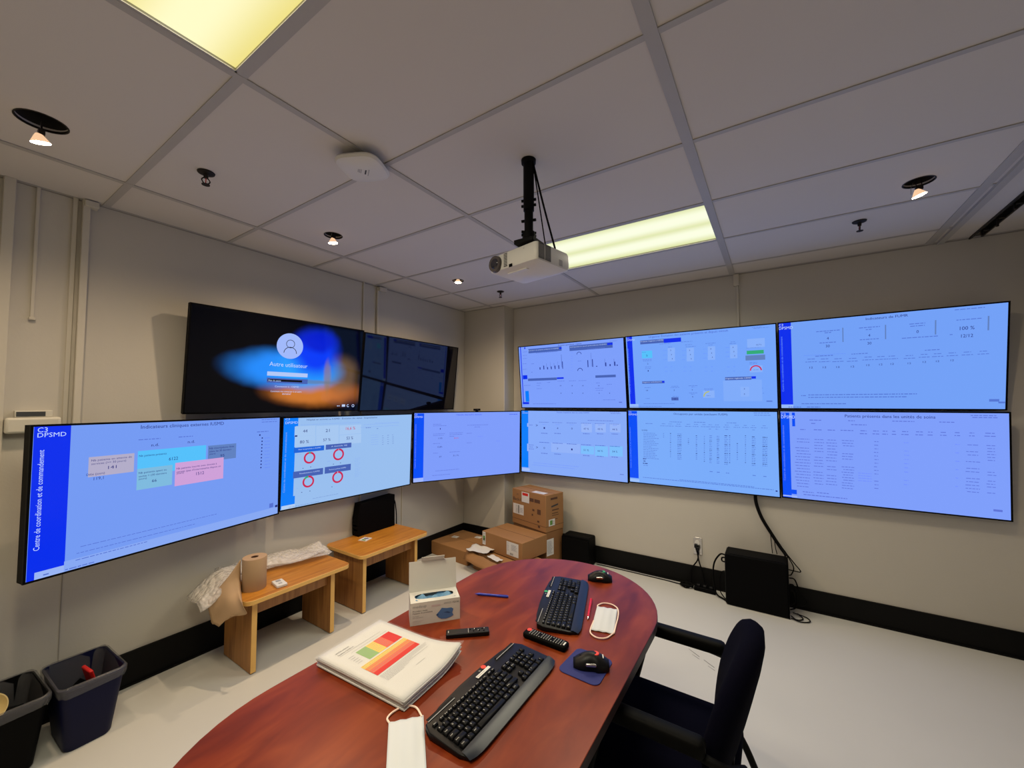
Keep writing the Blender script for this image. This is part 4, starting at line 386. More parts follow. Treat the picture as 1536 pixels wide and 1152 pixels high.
def pal(k, c):
    bg = BG[k]
    if c in FIX: return em(FIX[c])
    f = {'h': .90, 'g': .74, 'd': .22}
    if c in f: return em((bg[0] * f[c], bg[1] * f[c], bg[2] * (f[c] + .12 if c != 'd' else .5)))
    if c in ('m', 'm2', 'm3'): q = {'m': .14, 'm2': .08, 'm3': .10}[c]; return em([v + (255 - v) * q for v in bg])
    if c == 'l': return em([v + (250 - v) * .28 for v in bg])
def screen_mesh(k, bgmat=None):
    w, h = SW - 2 * SIN, SH - 2 * SIN; m = MB(); m.keep = True; R_ = random.Random(hash(k) % 1000 if False else sum(map(ord, k)))
    m.poly([(-w / 2, 0, -h / 2), (w / 2, 0, -h / 2), (w / 2, 0, h / 2), (-w / 2, 0, h / 2)], bgmat or em(BG[k]))
    lay = [.00015]
    def P(u, v, d=0): return Vector(((u - .5) * w, -lay[0] - d, (.5 - v) * h))
    def rect(u0, v0, u1, v1, mm): m.poly([P(u0, v1), P(u1, v1), P(u1, v0), P(u0, v0)], mm)
    for it in SCR.get(k, []):
        lay[0] += .000012; c = pal(k, it[-1]) if it[0] != 'D' else pal(k, it[5])
        if it[0] == 'R': rect(it[1], it[2], it[3], it[4], c)
        elif it[0] == 'T':
            _, t, u0, u1, v, hh, _c = it; lay[0] += .0006
            o = P(u0, v + hh / 2); T = frame_T(o, (1, 0, 0), (0, 0, 1)); m.text(t, c, T, w=max(u1 - u0, .005) * w, h=hh * h); lay[0] -= .0006
        elif it[0] == 'V':
            _, t, v0, v1, u, ww, _c = it; lay[0] += .0006
            o = P(u + ww / 2, v0); T = frame_T(o, (0, 0, 1), (-1, 0, 0)); m.text(t, c, T, w=abs(v0 - v1) * h, h=ww * w); lay[0] -= .0006
        elif it[0] == 'L':
            _, u0, u1, v, hh, _c = it; lay[0] += .0006; u = u0; hh *= .8
            while u < u1 - .002:
                e = min(u1, u + R_.uniform(.006, .022)); rect(u, v - hh / 2, e, v + hh / 2, c); u = e + .0035
            lay[0] -= .0006
        elif it[0] == 'D':
            _, u, v, r, th, _c, a0, a1 = it; th = th / r; r *= h; n = max(6, int((a1 - a0) / 10)); ce = P(u, v)
            for q in range(n):
                A = [math.radians(a0 + (a1 - a0) * (q + z) / n) for z in (0, 1)]
                pt = lambda a, s_: ce + Vector((math.cos(a) * s_, 0, math.sin(a) * s_))
                if th >= .99: m.poly([ce, pt(A[0], r), pt(A[1], r)][::1], c)
                else: m.poly([pt(A[0], r), pt(A[1], r), pt(A[1], r * (1 - th)), pt(A[0], r * (1 - th))], c)
    return m
def login_bg():
    m = emit('login wallpaper', (0, 0, 0), 1.0, rough=.05, spec=.22); nt = m.node_tree; tc = nt.nodes.new('ShaderNodeTexCoord'); cur = None
    ns = nt.nodes.new('ShaderNodeTexNoise'); ns.inputs['Scale'].default_value = 5; nt.links.new(tc.outputs['Object'], ns.inputs['Vector'])
    ad = nt.nodes.new('ShaderNodeVectorMath'); ad.operation = 'MULTIPLY_ADD'; nt.links.new(ns.outputs['Color'], ad.inputs[0]); ad.inputs[1].default_value = (.06, 0, .06); nt.links.new(tc.outputs['Object'], ad.inputs[2])
    w, h = SW - 2 * SIN, SH - 2 * SIN
    for (u, v, ru, rv, col, st) in ((.70, .78, .40, .22, (196, 112, 42), .9), (.86, .56, .16, .30, (120, 92, 60), .7), (.62, .82, .24, .12, (205, 120, 50), .9), (.46, .54, .36, .26, (36, 140, 252), 1.), (.64, .54, .27, .28, (40, 160, 255), 1.),
                                (.67, .34, .21, .36, (8, 60, 248), 1.), (.68, .20, .17, .16, (4, 20, 200), .8), (.76, .60, .035, .26, (150, 120, 70), .6), (.62, .66, .3, .035, (110, 120, 130), .6)):
        s_ = nt.nodes.new('ShaderNodeVectorMath'); s_.operation = 'SUBTRACT'; nt.links.new(ad.outputs[0], s_.inputs[0]); s_.inputs[1].default_value = ((u - .5) * w + .03, 0, (.5 - v) * h + .03)
        q = nt.nodes.new('ShaderNodeVectorMath'); q.operation = 'MULTIPLY'; nt.links.new(s_.outputs[0], q.inputs[0]); q.inputs[1].default_value = (1 / (ru * w), 0, 1 / (rv * h))
        l = nt.nodes.new('ShaderNodeVectorMath'); l.operation = 'LENGTH'; nt.links.new(q.outputs[0], l.inputs[0])
        mr = nt.nodes.new('ShaderNodeMapRange'); mr.interpolation_type = 'SMOOTHSTEP'; nt.links.new(l.outputs['Value'], mr.inputs[0]); mr.inputs[1].default_value = 1.0; mr.inputs[2].default_value = .35; mr.inputs[3].default_value = 0; mr.inputs[4].default_value = st
        mx = nt.nodes.new('ShaderNodeMix'); mx.data_type = 'RGBA'; nt.links.new(mr.outputs[0], mx.inputs[0])
        if cur is None: mx.inputs[6].default_value = (.0008, .0008, .002, 1)
        else: nt.links.new(cur, mx.inputs[6])
        mx.inputs[7].default_value = (*srgb(*col), 1); cur = mx.outputs[2]
    nt.links.new(cur, nt.nodes['Principled BSDF'].inputs['Emission Color']); return m
offscreen = mat('dark glossy switched off screen', (.002, .002, .006), .04, spec=.6)
TV = {
 'b1': ((-2.879, .914, 1.173, 100.67, -.26), .276, 'wall display with title Indicateurs cliniques and coloured boxes, leftmost of the lower row', .06),
 'b2': ((-3.032, 2.159, 1.165, 86.85, 1.78), .115, 'wall display of the lower left row showing four red ring charts', .04),
 'b3': ((-2.696, 3.303, 1.178, 61.8, 1.52), .51, 'wall display angled across the corner with a small camera on its top edge', .04),
 'u1': ((-3.010, 1.562, 1.896, 87.06, 5.55), .13, 'dark wall display with a login page and round user picture', .04),
 'u2': ((-3.003, 2.803, 1.891, 89.07, 5.82), .14, 'switched off dark wall display right of the login page display', .04),
 'r1u': ((-1.804, 3.831, 1.904, -.03, 6.10), .10, 'top row wall display with two groups of dark blue bars, nearest the corner', .03),
 'r2u': ((-.580, 3.836, 1.905, 1.41, 8.29), .10, 'top row wall display with a green bar and red half ring gauge at its right', .03),
 'r3u': ((.638, 3.838, 1.905, -.5, 10.86), .10, 'rightmost wall display of the top row, with 100 % at its upper right', .03),
 'r1l': ((-1.805, 3.860, 1.189, .58, .06), .08, 'bottom row wall display with two arrows and a pale cyan band of figures', .03),
 'r2l': ((-.587, 3.860, 1.201, .70, 2.14), .08, 'bottom row wall display showing a dense table of figures, above the black computer case', .03),
 'r3l': ((.630, 3.849, 1.207, .29, 4.74), .085, 'rightmost wall display of the bottom row, with a long patient table', .03)}
GRP = {'b': 'displays along the lower left wall', 'u': 'dark displays on the upper left wall', 'r': 'displays on the right hand wall'}
for k, ((x, y, z, ya, ti), arm, lab, dep) in TV.items():
    t = thing('wall_display', lab, 'screen', (x, y, z), group=GRP[k[0]], rot=(math.radians(ti), 0, math.radians(ya)))
    a, b = SW / 2, SH / 2
    f = MB()
    for (x0, x1, z0, z1) in ((-a, -a + SIN, -b, b), (a - SIN, a, -b, b), (-a + SIN, a - SIN, b - SIN, b), (-a + SIN, a - SIN, -b, -b + SIN)): f.box(x0, x1, -.002, .012, z0, z1, 'tvblack')
    f.build('bezel', t, smooth=False)
    MB().box(-a + .001, a - .001, .0121, dep, -b + .001, b - .001, 'tvside').build('housing', t, smooth=False)
    screen_mesh(k, login_bg() if k == 'u1' else offscreen if k == 'u2' else None).build('screen', t, smooth=False)
    ar = MB(); ar.box(-.16, .16, dep, dep + .012, -.12, .12, 'steel')
    if arm > dep + .02: ar.box(-.05, .05, dep + .012, arm - .012, -.05, .05, 'steel')
    if k == 'b1': ar.box(-.02, .02, arm - .055, arm - .03, -.41, .12, 'steel').box(-.20, .20, dep + .012, dep + .05, -.03, .03, 'steel')
    ar.build('wall_bracket', t, smooth=False)
t = thing('webcam', 'small black camera on the top edge of the corner display', 'camera', (-2.66, 3.37, 1.529), rz=math.radians(61.8))
MB().box(-.035, .035, -.015, .02, .004, .026, 'black').build('body', t, bevel=.004)
MB().cyl((0, -.0155, .015), (0, -.019, .015), .007, .006, 'lens', 16).build('lens', t)
MB().box(-.012, .012, -.012, .018, -.002, .006, 'black').build('clip', t)

# ---------------------------------------------------------------- things on the walls and ceiling
def raceway(lab, segs, mt='wallpipe', cap=None):
    m = MB()
    for s_ in segs: m.box(*s_, mt)
    o = m.build('cable_raceway', bevel=.003); tag(o, lab, 'cable cover', 'painted cable raceways'); return o
raceway('wide cream raceway running down the left wall beside the photo edge', [(XL, XL + .03, .232, .272, .19, ZC)])
raceway('short thin cream raceway ending halfway down the left wall', [(XL, XL + .012, .338, .353, 2.045, ZC), (XL, XL + .02, .334, .358, 2.04, 2.055)])
raceway('cream corner raceway down the left wall, with a small bracket at the ceiling', [(XL, XL + .035, .500, .530, 1.2, ZC), (XL, XL + .05, .505, .56, ZC - .04, ZC - .006), (XL, XL + .012, .466, .486, 1.2, ZC)])
raceway('thin cream pipe above the dark displays, left of two', [(XL, XL + .014, 2.290, 2.304, .6, ZC)])
raceway('cream pipe with a ceiling elbow, right of two above the dark displays', [(XL, XL + .022, 2.440, 2.460, 2.0, ZC - .02), (XL, XL + .05, 2.445, 2.53, ZC - .05, ZC - .012)])
raceway('cream raceway with a wide cap above the right hand wall displays', [(-.255, -.238, YB - .016, YB, 2.1, ZC - .03), (-.275, -.232, YB - .03, YB, ZC - .11, ZC - .008)])
raceway('thin cream pipe below the ring chart display, beside the black power unit', [(XL, XL + .012, 2.775, 2.787, .19, .95)])
t = thing('thermostat', 'cream wall box with a dark window, beside the top corner of the lower left display', 'thermostat', (XL, .36, 1.47))
MB().box(0, .055, -.085, .10, 0, .078, 'cream').build('body', t, bevel=.012, seg=3)
MB().box(0, .035, -.055, .07, .0785, .112, 'cream').build('upper_housing', t, bevel=.003)
MB().box(.035, .037, -.05, .045, .083, .106, 'lcd').build('display', t)
def sprinkler(x, y, lab):
    t = thing('sprinkler', lab, 'sprinkler', (x, y, ZC), group='fire sprinklers')
    MB().lathe([(.036, -.001), (.034, -.006), (.014, -.012)], (0, 0, 0), 'bronze', cap0=False).build('escutcheon', t)
    m = MB(); m.cyl((0, 0, -.008), (0, 0, -.03), .011, .009, 'bronze', 14)
    for s_ in (-1, 1): m.tube(bez([(0, s_ * .008, -.028), (0, s_ * .017, -.042), (0, s_ * .006, -.060)], 5), .0028, 'bronze', 6)
    m.cyl((0, 0, -.03), (0, 0, -.058), .002, .002, 'redink', 8); m.build('frame', t)
    MB().cyl((0, 0, -.060), (0, 0, -.063), .017, .017, 'bronze', 16).build('deflector', t)
sprinkler(-2.27, .765, 'small fire sprinkler in the ceiling above the dark login display, left of the photo')
sprinkler(-2.27, 3.25, 'small fire sprinkler in the ceiling near the far corner, left of the projector')
sprinkler(.465, 3.20, 'small fire sprinkler in the ceiling above the right hand displays')
# wireless access point
t = thing('access_point', 'white rounded square wireless unit fixed to the ceiling grid', 'wireless access point', (-1.545, 1.115, ZC), rz=.45)
m = MB()
def sq(r, z, n=40, e=3.6): return [Vector((r * math.copysign(abs(math.cos(a)) ** (2 / e), math.cos(a)), r * math.copysign(abs(math.sin(a)) ** (2 / e), math.sin(a)), z)) for a in [2 * PI * k / n for k in range(n)]]
m.rings([sq(.085, -.030), sq(.100, -.034), sq(.104, -.042), sq(.098, -.052), sq(.07, -.062), sq(.03, -.066)], 'white'); m.build('body', t)
MB().box(-.05, .05, -.05, .05, -.031, -.006, 'black').box(-.10, -.03, -.02, .02, -.028, -.010, 'black').build('mounting_bracket', t)
m = MB()
for j, (l, yy) in enumerate(((.05, .022), (.035, .008), (.03, -.010), (.028, -.016), (.024, -.022))): m.box(-l / 2 + .01, l / 2 + .01, yy, yy + (.006 if j == 1 else .003), -.0668, -.064, 'inkgrey' if j != 1 else 'ink')
m.build('printed_label', t, rot=(0, 0, -1.0), smooth=False)
# projector on its pole
PX, PY = -.918, 1.54
t = thing('projector_mount', 'black ceiling pole carrying the projector', 'ceiling mount', (PX, PY, ZC))
MB().lathe([(.034, -.001), (.033, -.018), (.027, -.020)], (0, 0, 0), 'frameblk').build('ceiling_collar', t)
m = MB(); m.cyl((0, 0, -.015), (0, 0, -.24), .0245, .0245, 'frameblk').cyl((0, 0, -.20), (0, 0, -.375), .020, .020, 'frameblk').build('pole', t)
for zz_ in (-.19, -.215, -.285, -.34, -.355):
    a = .3 if zz_ > -.3 else .8
    MB().cyl((-.034 * math.cos(a), -.034 * math.sin(a), zz_), (.034 * math.cos(a), .034 * math.sin(a), zz_), .0065, .0065, 'frameblk', 10).build('clamp_screw', t)
MB().lathe([(.028, -.34), (.030, -.35), (.030, -.372), (.026, -.380)], (0, 0, 0), 'frameblk').build('clamp_ring', t)
MB().box(-.05, .05, -.05, .05, -.402, -.382, 'frameblk').build('mounting_plate', t, bevel=.003)
pr = thing('projector', 'white projector with a round lens hanging from the black ceiling pole', 'projector', (-.967, 1.628, 2.228), rz=math.radians(-10.7))
m = MB(); hw, hd = .15, .1225
def body_ring(ins, z, zl=None): return [Vector((x, y, z if zl is None or x > 0 else zl)) for x, y in rrect(-hw + ins, hw - ins, -hd + ins, hd - ins, .018)]
m.rings([body_ring(.035, 0), body_ring(.004, .014), body_ring(0, .030), body_ring(0, .080), body_ring(.006, .094, .088), body_ring(.03, .098, .090)], 'white'); m.build('body', pr, angle=50)
m = MB(); m.cyl((-.105, -hd + .004, .047), (-.105, -hd - .012, .047), .040, .037, 'lensring', 32).build('lens_ring', pr)
MB().cyl((-.105, -hd - .0122, .047), (-.105, -hd - .016, .047), .024, .020, 'lens', 28).build('lens', pr)
m = MB()
for j in range(9): m.box(-.052, -.030, -hd - .001, -hd + .001, .022 + j * .0072, .0255 + j * .0072, 'projblk')
m.build('front_vent', pr, smooth=False)
m = MB()
for j in range(12):
    for q in range(2): m.box(hw - .001, hw + .001, -hd + .012 + q * .045, -hd + .052 + q * .045, .020 + j * .006, .0235 + j * .006, 'projblk')
m.build('side_vent', pr, smooth=False)
MB().box(-.018, .002, -hd - .0012, -hd + .001, .012, .026, 'black').build('sensor_window', pr)
m = MB(); m.text('NEC', 'inkgrey', frame_T((.07, -hd - .0008, .074), (1, 0, 0), (0, 0, 1)), h=.005); m.build('maker_mark', pr, smooth=False); m = MB()
for j in range(5): m.box(hw, hw + .001, .035, .060, .020 + j * .006, .023 + j * .006, 'inkgrey')
m.build('printed_marks', pr, smooth=False)
MB().box(-.12, -.108, -.04, -.028, .094, .112, 'black').build('adjusting_foot', pr)
MB().box(-.06, .06, -.09, -.07, -.004, .006, 'white').build('control_panel', pr, bevel=.002)
for i_, (a, b, c, r, lab) in enumerate((((.026, .0, -.03), (.055, .045, -.22), (.095, .075, -.412), .0045, 'thick black cable dropping from the ceiling collar to the projector'), ((.024, .012, -.06), (.038, .042, -.24), (.055, .062, -.412), .003, 'thin black cable between the pole and the thick projector cable'))):
    o = MB().tube(bez([(PX + .022, PY, ZC - .012), Vector(a) + Vector((PX, PY, ZC)), Vector(b) + Vector((PX, PY, ZC)), Vector(c) + Vector((PX, PY, ZC))], 8), r, 'rubber').build('cable'); tag(o, lab, 'cable', 'projector cables')

# ---------------------------------------------------------------- benches and what stands on them
def bench(x0, x1, y0, y1, ly, lx, lab, rz=0):
    t = thing('bench_table', lab, 'bench', ((x0 + x1) / 2, (y0 + y1) / 2, 0), rz=rz, group='low wooden benches against the left wall')
    hx, hy = (x1 - x0) / 2, (y1 - y0) / 2; cx, cy = (x0 + x1) / 2, (y0 + y1) / 2
    MB().prism(rrect(-hx, hx, -hy, hy, .045, 6), .427, .455, 'oak', 'oakedge').build('top', t, bevel=.003)
    for a in ly:
        m = MB(); m.box(lx[0] - cx, lx[1] - cx, a - cy - .016, a - cy + .016, .006, .427, 'oakleg').box(lx[1] - cx, lx[1] - cx + .002, a - cy - .015, a - cy + .015, .006, .427, 'oakedge')
        lg = m.build('leg', t, bevel=.002)
        for gx in (lx[1] - cx - .02, lx[0] - cx + .03): MB().cyl((gx, a - cy, 0), (gx, a - cy, .006), .010, .010, 'black', 12).build('glide', lg)
    MB().box(lx[1] - cx - .055, lx[1] - cx - .036, ly[0] - cy + .016, ly[1] - cy - .016, .330, .427, 'oakleg').build('apron', t, bevel=.002)
    MB().box(lx[0] - cx + .04, lx[0] - cx + .06, ly[0] - cy + .016, ly[1] - cy - .016, .330, .427, 'oakleg').build('apron', t, bevel=.002)
bench(-3.08, -2.60, 1.145, 1.835, (1.215, 1.725), (-3.01, -2.655), 'low oak bench against the left wall carrying the brown paper roll, the nearer of two')
bench(-3.13, -2.645, 1.955, 2.660, (2.015, 2.545), (-3.07, -2.69), 'low oak bench against the left wall carrying the black power unit, the farther of two')
ZB = .455
# kraft roll with its loose end
t = thing('paper_roll', 'brown paper roll standing on the nearer bench, its loose end hanging over the edge', 'paper roll', (-2.775, 1.262, ZB), rz=0)
m = MB(); m.lathe([(.020, .001), (.066, 0), (.067, .002), (.067, .192), (.066, .194), (.021, .194)], (0, 0, 0), 'kraft', n=40, cap0=False, cap1=False).lathe([(.021, .194), (.019, .192), (.019, .002), (.020, .001)], (0, 0, 0), 'carddark', cap0=False, cap1=False); m.build('roll', t)
SH4 = [[(-2.8000,1.1922,0.6489),(-2.8000,1.1950,0.5467),(-2.8000,1.2016,0.4431)],
[(-2.8100,1.1400,0.5758),(-2.7400,1.1499,0.4940),(-2.6000,1.1247,0.4520)],
[(-2.8200,1.0861,0.5063),(-2.7000,1.0969,0.4404),(-2.5750,1.1363,0.4016)],
[(-2.8400,1.0313,0.4337),(-2.7600,1.0488,0.3268),(-2.6600,1.0894,0.3867)]

]
G = [[Vector(p) - Vector((-2.775, 1.262, ZB)) for p in r] for r in SH4]
def resample(G, n1, n2):
    rows = [bez(r, n2) for r in G]; cols = [bez([r[j] for r in rows], n1) for j in range(len(rows[0]))]
    return [[cols[j][i] for j in range(len(cols))] for i in range(len(cols[0]))]
GG = resample(G, 8, 8)
for i, r in enumerate(GG):
    s_ = i / (len(GG) - 1)
    for j, p in enumerate(r): p.x += s_ * .010 * math.sin(j * .8 + i * .25); p.z += (s_ > .95) * .006 * math.sin(j * 1.7)
MB().grid(GG, 'kraft').build('loose_sheet', t, solid=.0012)
# bubble wrap
bw = mat('bubble wrap film', (.85, .82, .78), .22, spec=.8)
nt = bw.node_tree; b = nt.nodes['Principled BSDF']; b.inputs['Alpha'].default_value = .34
tc = nt.nodes.new('ShaderNodeTexCoord'); vo = nt.nodes.new('ShaderNodeTexVoronoi'); vo.inputs['Scale'].default_value = 38; nt.links.new(tc.outputs['Object'], vo.inputs['Vector'])
bp = nt.nodes.new('ShaderNodeBump'); bp.inputs['Strength'].default_value = .9; bp.inputs['Distance'].default_value = .012; bp.invert = True; nt.links.new(vo.outputs['Distance'], bp.inputs['Height']); nt.links.new(bp.outputs['Normal'], b.inputs['Normal'])
m = MB(); rn = random.Random(3)
def lump(a, b):
    return .018 * math.sin(a * 7 + b * 3) + .014 * math.sin(a * 15 - b * 6 + 1) + .010 * math.sin(b * 11 + a * 4)
for layer in range(2):
    P = []; na, nb = 46, 16
    for i in range(na):
        a = i / (na - 1); y = 1.00 + a * .86; r = []
        for j in range(nb):
            b_ = j / (nb - 1)
            wv = .5 + .5 * math.sin(PI * min(1, a * 1.3 + .1))
            x = -3.125 + b_ * (.22 + .05 * math.sin(a * 9 + layer)) + .01 * rn.random()
            if a < .18: x += .07
            z = ZB + .012 + layer * .030 * wv + (.045 * math.sin(PI * b_) ** .6) * wv * (1.0 + .3 * math.sin(a * 12)) + abs(lump(a, b_)) * .6 + rn.random() * .002
            if y < 1.13: z -= (1.13 - y) * .55
            if y > 1.14: z = max(z, ZB + .006)
            r.append(Vector((x, y, z)))
        P.append(r)
    m.grid(P, bw)
o = m.build('bubble_wrap', solid=.0015); tag(o, 'crumpled clear bubble wrap lying along the wall on the nearer bench', 'bubble wrap')
# small white device
t = thing('remote_receiver', 'small white plastic box lying on the nearer bench beside the paper roll', 'plastic box', (-2.685, 1.372, ZB), rz=-.15)
MB().box(-.052, .052, -.031, .031, 0, .018, 'white').build('body', t, bevel=.004)
MB().box(-.038, -.010, -.014, .014, .018, .0188, 'inkgrey').box(.012, .03, -.012, .008, .018, .0188, 'greycable').build('label', t)
# power unit on the farther bench
t = thing('power_backup_unit', 'black upright power backup unit on the farther bench', 'power backup', (-3.098, 2.415, ZB))
m = MB(); T = Matrix.Identity(4)
sd = [(-.194, 0), (-.200, .02), (-.200, .15), (-.176, .280), (.200, .294), (.204, 0)]
m.rings([[Vector((x, y, z)) for y, z in sd] for x in (-.042, .042)], 'black'); m.build('case', t, bevel=.003)
m = MB()
for z, h in ((.085, .012), (.048, .014), (.032, .004)): m.box(-.022, .030, -.2, -.1955, z, z + h, 'white' if h > .005 else 'inkgrey')
m.build('front_labels', t)
o = MB().tube(bez([(-3.10, 2.62, ZB + .235), (-3.095, 2.645, ZB + .225), (-3.10, 2.665, ZB + .16), (-3.105, 2.68, ZB + .06), (-3.11, 2.685, ZB - .15), (-3.11, 2.69, .03)], 8), .005, 'rubber').build('cable'); tag(o, 'black power cable curving down behind the black unit on the farther bench', 'cable')
t = thing('printed_card', 'small white card with green and purple marks on the farther bench', 'card', (-2.955, 2.215, ZB), rz=.30)
MB().box(-.038, .038, -.042, .042, 0, .004, 'paper').build('card', t)
for q_, mm_ in (((-.015, .022, -.034, -.012), 'green2'), ((-.020, .024, .004, .020), 'purple'), ((-.002, .004, .024, .038), 'inkgrey')): MB().box(*q_, .004, .0045, mm_).build('printed_mark', t, smooth=False)

# ---------------------------------------------------------------- bins
def bin_(cx, cy, rz, mt, lab, linercol):
    t = thing('waste_bin', lab, 'bin', (cx, cy, 0), rz=rz, group='waste bins by the left wall')
    def rg(hx, hy, z, r=.035, k=0, wob=0):
        return [Vector((x + wob * math.sin(i * 1.9 + k), y + wob * math.cos(i * 2.3 + k), z + wob * .8 * math.sin(i * 1.1 + k))) for i, (x, y) in enumerate(rrect(-hx, hx, -hy, hy, r, 6))]
    m = MB(); m.rings([rg(.118, .078, 0), rg(.124, .083, .01), rg(.165, .112, .298), rg(.170, .116, .302), rg(.170, .116, .310), rg(.163, .109, .310), rg(.120, .079, .012)], mt, True, True); m.build('body', t)
    m = MB(); m.rings([rg(.168, .115, .272, k=1, wob=.005), rg(.1735, .1195, .288, k=2, wob=.003), rg(.174, .120, .314, k=3, wob=.002), rg(.165, .112, .318, k=4, wob=.002), rg(.158, .105, .29, k=5, wob=.003), rg(.145, .094, .20, k=6, wob=.004), rg(.12, .07, .09, k=7, wob=.006)], 'liner', False, True); m.build('liner', t, angle=70)
    return t
bin_(-2.90, .548, .04, 'navy', 'dark blue waste bin with a grey liner and red wrapper inside', 0)
bin_(-2.915, .298, .05, 'black', 'black waste bin with a grey liner holding a cream bowl, at the left photo edge', 0)
m = MB(); m.lathe([(.030, 0), (.052, .018), (.066, .050), (.068, .052), (.064, .050), (.050, .020), (.028, .004)], (0, 0, 0), 'bowl', cap1=True, n=32)
o = m.build('paper_bowl', loc=(-2.895, .262, .262), rot=(.35, .75, 0)); tag(o, 'cream paper bowl lying on top of the rubbish in the black bin', 'bowl')
m = MB(); m.box(-.035, .035, -.008, .008, -.06, .06, 'red'); o = m.build('wrapper', loc=(-2.93, .575, .240), rot=(.35, .25, .3), bevel=.006); tag(o, 'red wrapper sticking up inside the dark blue bin', 'wrapper')
m = MB()
for k in range(5): m.poly([Vector((rn.uniform(-.05, .05), rn.uniform(-.04, .04), rn.uniform(0, .03))) for _ in range(3)], 'liner' if k % 2 else 'black')
m.rings([[Vector((.09 * math.cos(a) * (1 + .2 * math.sin(3 * a)), .055 * math.sin(a), z + .01 * math.sin(5 * a))) for a in [2 * PI * q / 18 for q in range(18)]] for z in (0, .03)], 'black')
o = m.build('crumpled_packaging', loc=(-2.93, .54, .165)); tag(o, 'dark crumpled packaging beneath the red wrapper in the dark blue bin', 'rubbish')
m = MB(); m.rings([[Vector((.10 * math.cos(a) * (1 + .15 * math.sin(3 * a)), .06 * math.sin(a), z + .012 * math.sin(4 * a))) for a in [2 * PI * q / 18 for q in range(18)]] for z in (0, .03)], 'black2')
o = m.build('crumpled_packaging', loc=(-2.93, .315, .175)); tag(o, 'dark crumpled packaging beneath the cream bowl in the black bin', 'rubbish')

# ---------------------------------------------------------------- cartons in the corner
def carton(name, lab, cx, cy, z0, hx, hy, h, rz, mt='card', group='cardboard cartons in the corner'):
    t = thing(name, lab, 'cardboard box', (cx, cy, z0), rz=rz, group=group)
    MB().box(-hx, hx, -hy, hy, 0, h, mt).build('box', t, bevel=.004)
    m = MB(); m.box(-hx, hx, -.002, .002, h, h + .0008, 'carddark'); m.build('flap_seam', t, smooth=False)
    return t
def sticker(t, T, w, h, rows, nm='shipping_label', bar=True):
    m = MB(); m.keep = True; m.poly([T @ Vector(p) for p in ((0, 0, 0), (w, 0, 0), (w, h, 0), (0, h, 0))], 'paper')
    R_ = random.Random(int(w * 1e4))
    def q(x0, x1, y0, y1, mm): m.poly([T @ Vector(p) for p in ((x0, y0, .0004), (x1, y0, .0004), (x1, y1, .0004), (x0, y1, .0004))], mm)
    for (a, b, c, d, kind) in rows:
        if kind == 'bar':
            x = a * w
            while x < b * w: ww = R_.uniform(.001, .004); q(x, min(x + ww, b * w), c * h, d * h, 'ink'); x += ww + R_.uniform(.001, .003)
        elif kind == 'lines':
            n = max(2, int((d - c) * h / .008))
            for j in range(n): q(a * w, (a + (b - a) * R_.uniform(.6, 1)) * w, (c + (d - c) * (j + .2) / n) * h, (c + (d - c) * (j + .6) / n) * h, 'inkgrey')
        else: q(a * w, b * w, c * h, d * h, kind)
    m.build(nm, t, smooth=False)
tA = carton('flat_carton', 'wide shallow cardboard box in the corner with two small white labels on top', -2.845, 3.40, 0, .275, .235, .135, -.10)
for (x, y) in ((-.19, -.03), (.02, .12)): sticker(tA, rotT(.2, (x, y, .1358)), .075, .06, [(.1, .8, .2, .8, 'lines')])
tC = carton('flat_cardboard', 'flat torn cardboard under the middle carton', -2.19, 3.27, 0, .29, .20, .075, -.20, group='cardboard cartons in the corner')
o = MB().box(-.28, .30, -.17, .17, 0, .060, 'card').build('cardboard_sheet', loc=(-2.18, 3.29, .078), rot=(0, 0, -.24), bevel=.003); tag(o, 'second layer of flat cardboard directly under the middle carton', 'cardboard')
# torn flap leaning at the front
m = MB(); P = []
for i in range(9):
    a = i / 8; r = []
    for j in range(4): b = j / 3; r.append(Vector((-2.62 + a * .50 + b * .03, 3.165 - a * .13 - b * .10 + .006 * math.sin(i * 2.1 + j), .150 - b * .055 - a * .01 + .004 * math.sin(i * 1.7))))
    P.append(r)
m.grid(P, 'card'); o = m.build('torn_cardboard_flap', solid=.005); tag(o, 'torn cardboard flap hanging out in front of the flat cartons', 'cardboard')
tB = carton('carton', 'medium cardboard box with two white shipping labels, in the middle of the pile', -2.222, 3.418, .145, .275, .182, .175, -.187)
sticker(tB, frame_T((-.268, -.1825, .045), (1, 0, 0), (0, 0, 1)), .045, .125, [(.1, .9, .75, .9, 'lines'), (.2, .8, .3, .7, 'green2'), (.3, .9, .1, .5, 'lines'), (.25, .7, .35, .5, 'ink')])
sticker(tB, frame_T((.075, -.1825, .03), (1, 0, 0), (0, 0, 1)), .155, .125, [(.06, .2, .3, .95, 'lines'), (.3, .55, .06, .2, 'bar'), (.4, .9, .4, .85, 'lines')])
tD = carton('carton', 'plain cardboard box standing on the floor under the tall printed carton', -2.13, 3.735, 0, .245, .125, .33, -.27, mt='card2')
sticker(tD, frame_T((.2455, -.12, .10), (0, 1, 0), (0, 0, 1)), .10, .16, [(.1, .9, .1, .9, 'lines')])
tT = carton('carton', 'tall cardboard box printed Back-UPS with a torn top label, topmost of the corner pile', -2.132, 3.730, .332, .25, .13, .365, -.27)
m = MB(); fr = lambda x, z: frame_T((x, -.1309, z), (1, 0, 0), (0, 0, 1))
m.text('Back-UPS', 'ink', fr(-.235, .245), w=.20, h=.034); m.text('APC', 'ink', fr(-.18, .305), w=.03, h=.014)
for (x, z, w_, h_) in ((.02, .27, .06, .035), (.09, .27, .08, .035), (.06, .18, .03, .02), (.13, .16, .05, .05), (.05, .13, .02, .02), (.13, .08, .03, .018), (.14, .03, .03, .02)): m.poly([fr(x, z) @ Vector(p) for p in ((0, 0, 0), (w_, 0, 0), (w_, h_, 0), (0, h_, 0))], 'carddark')
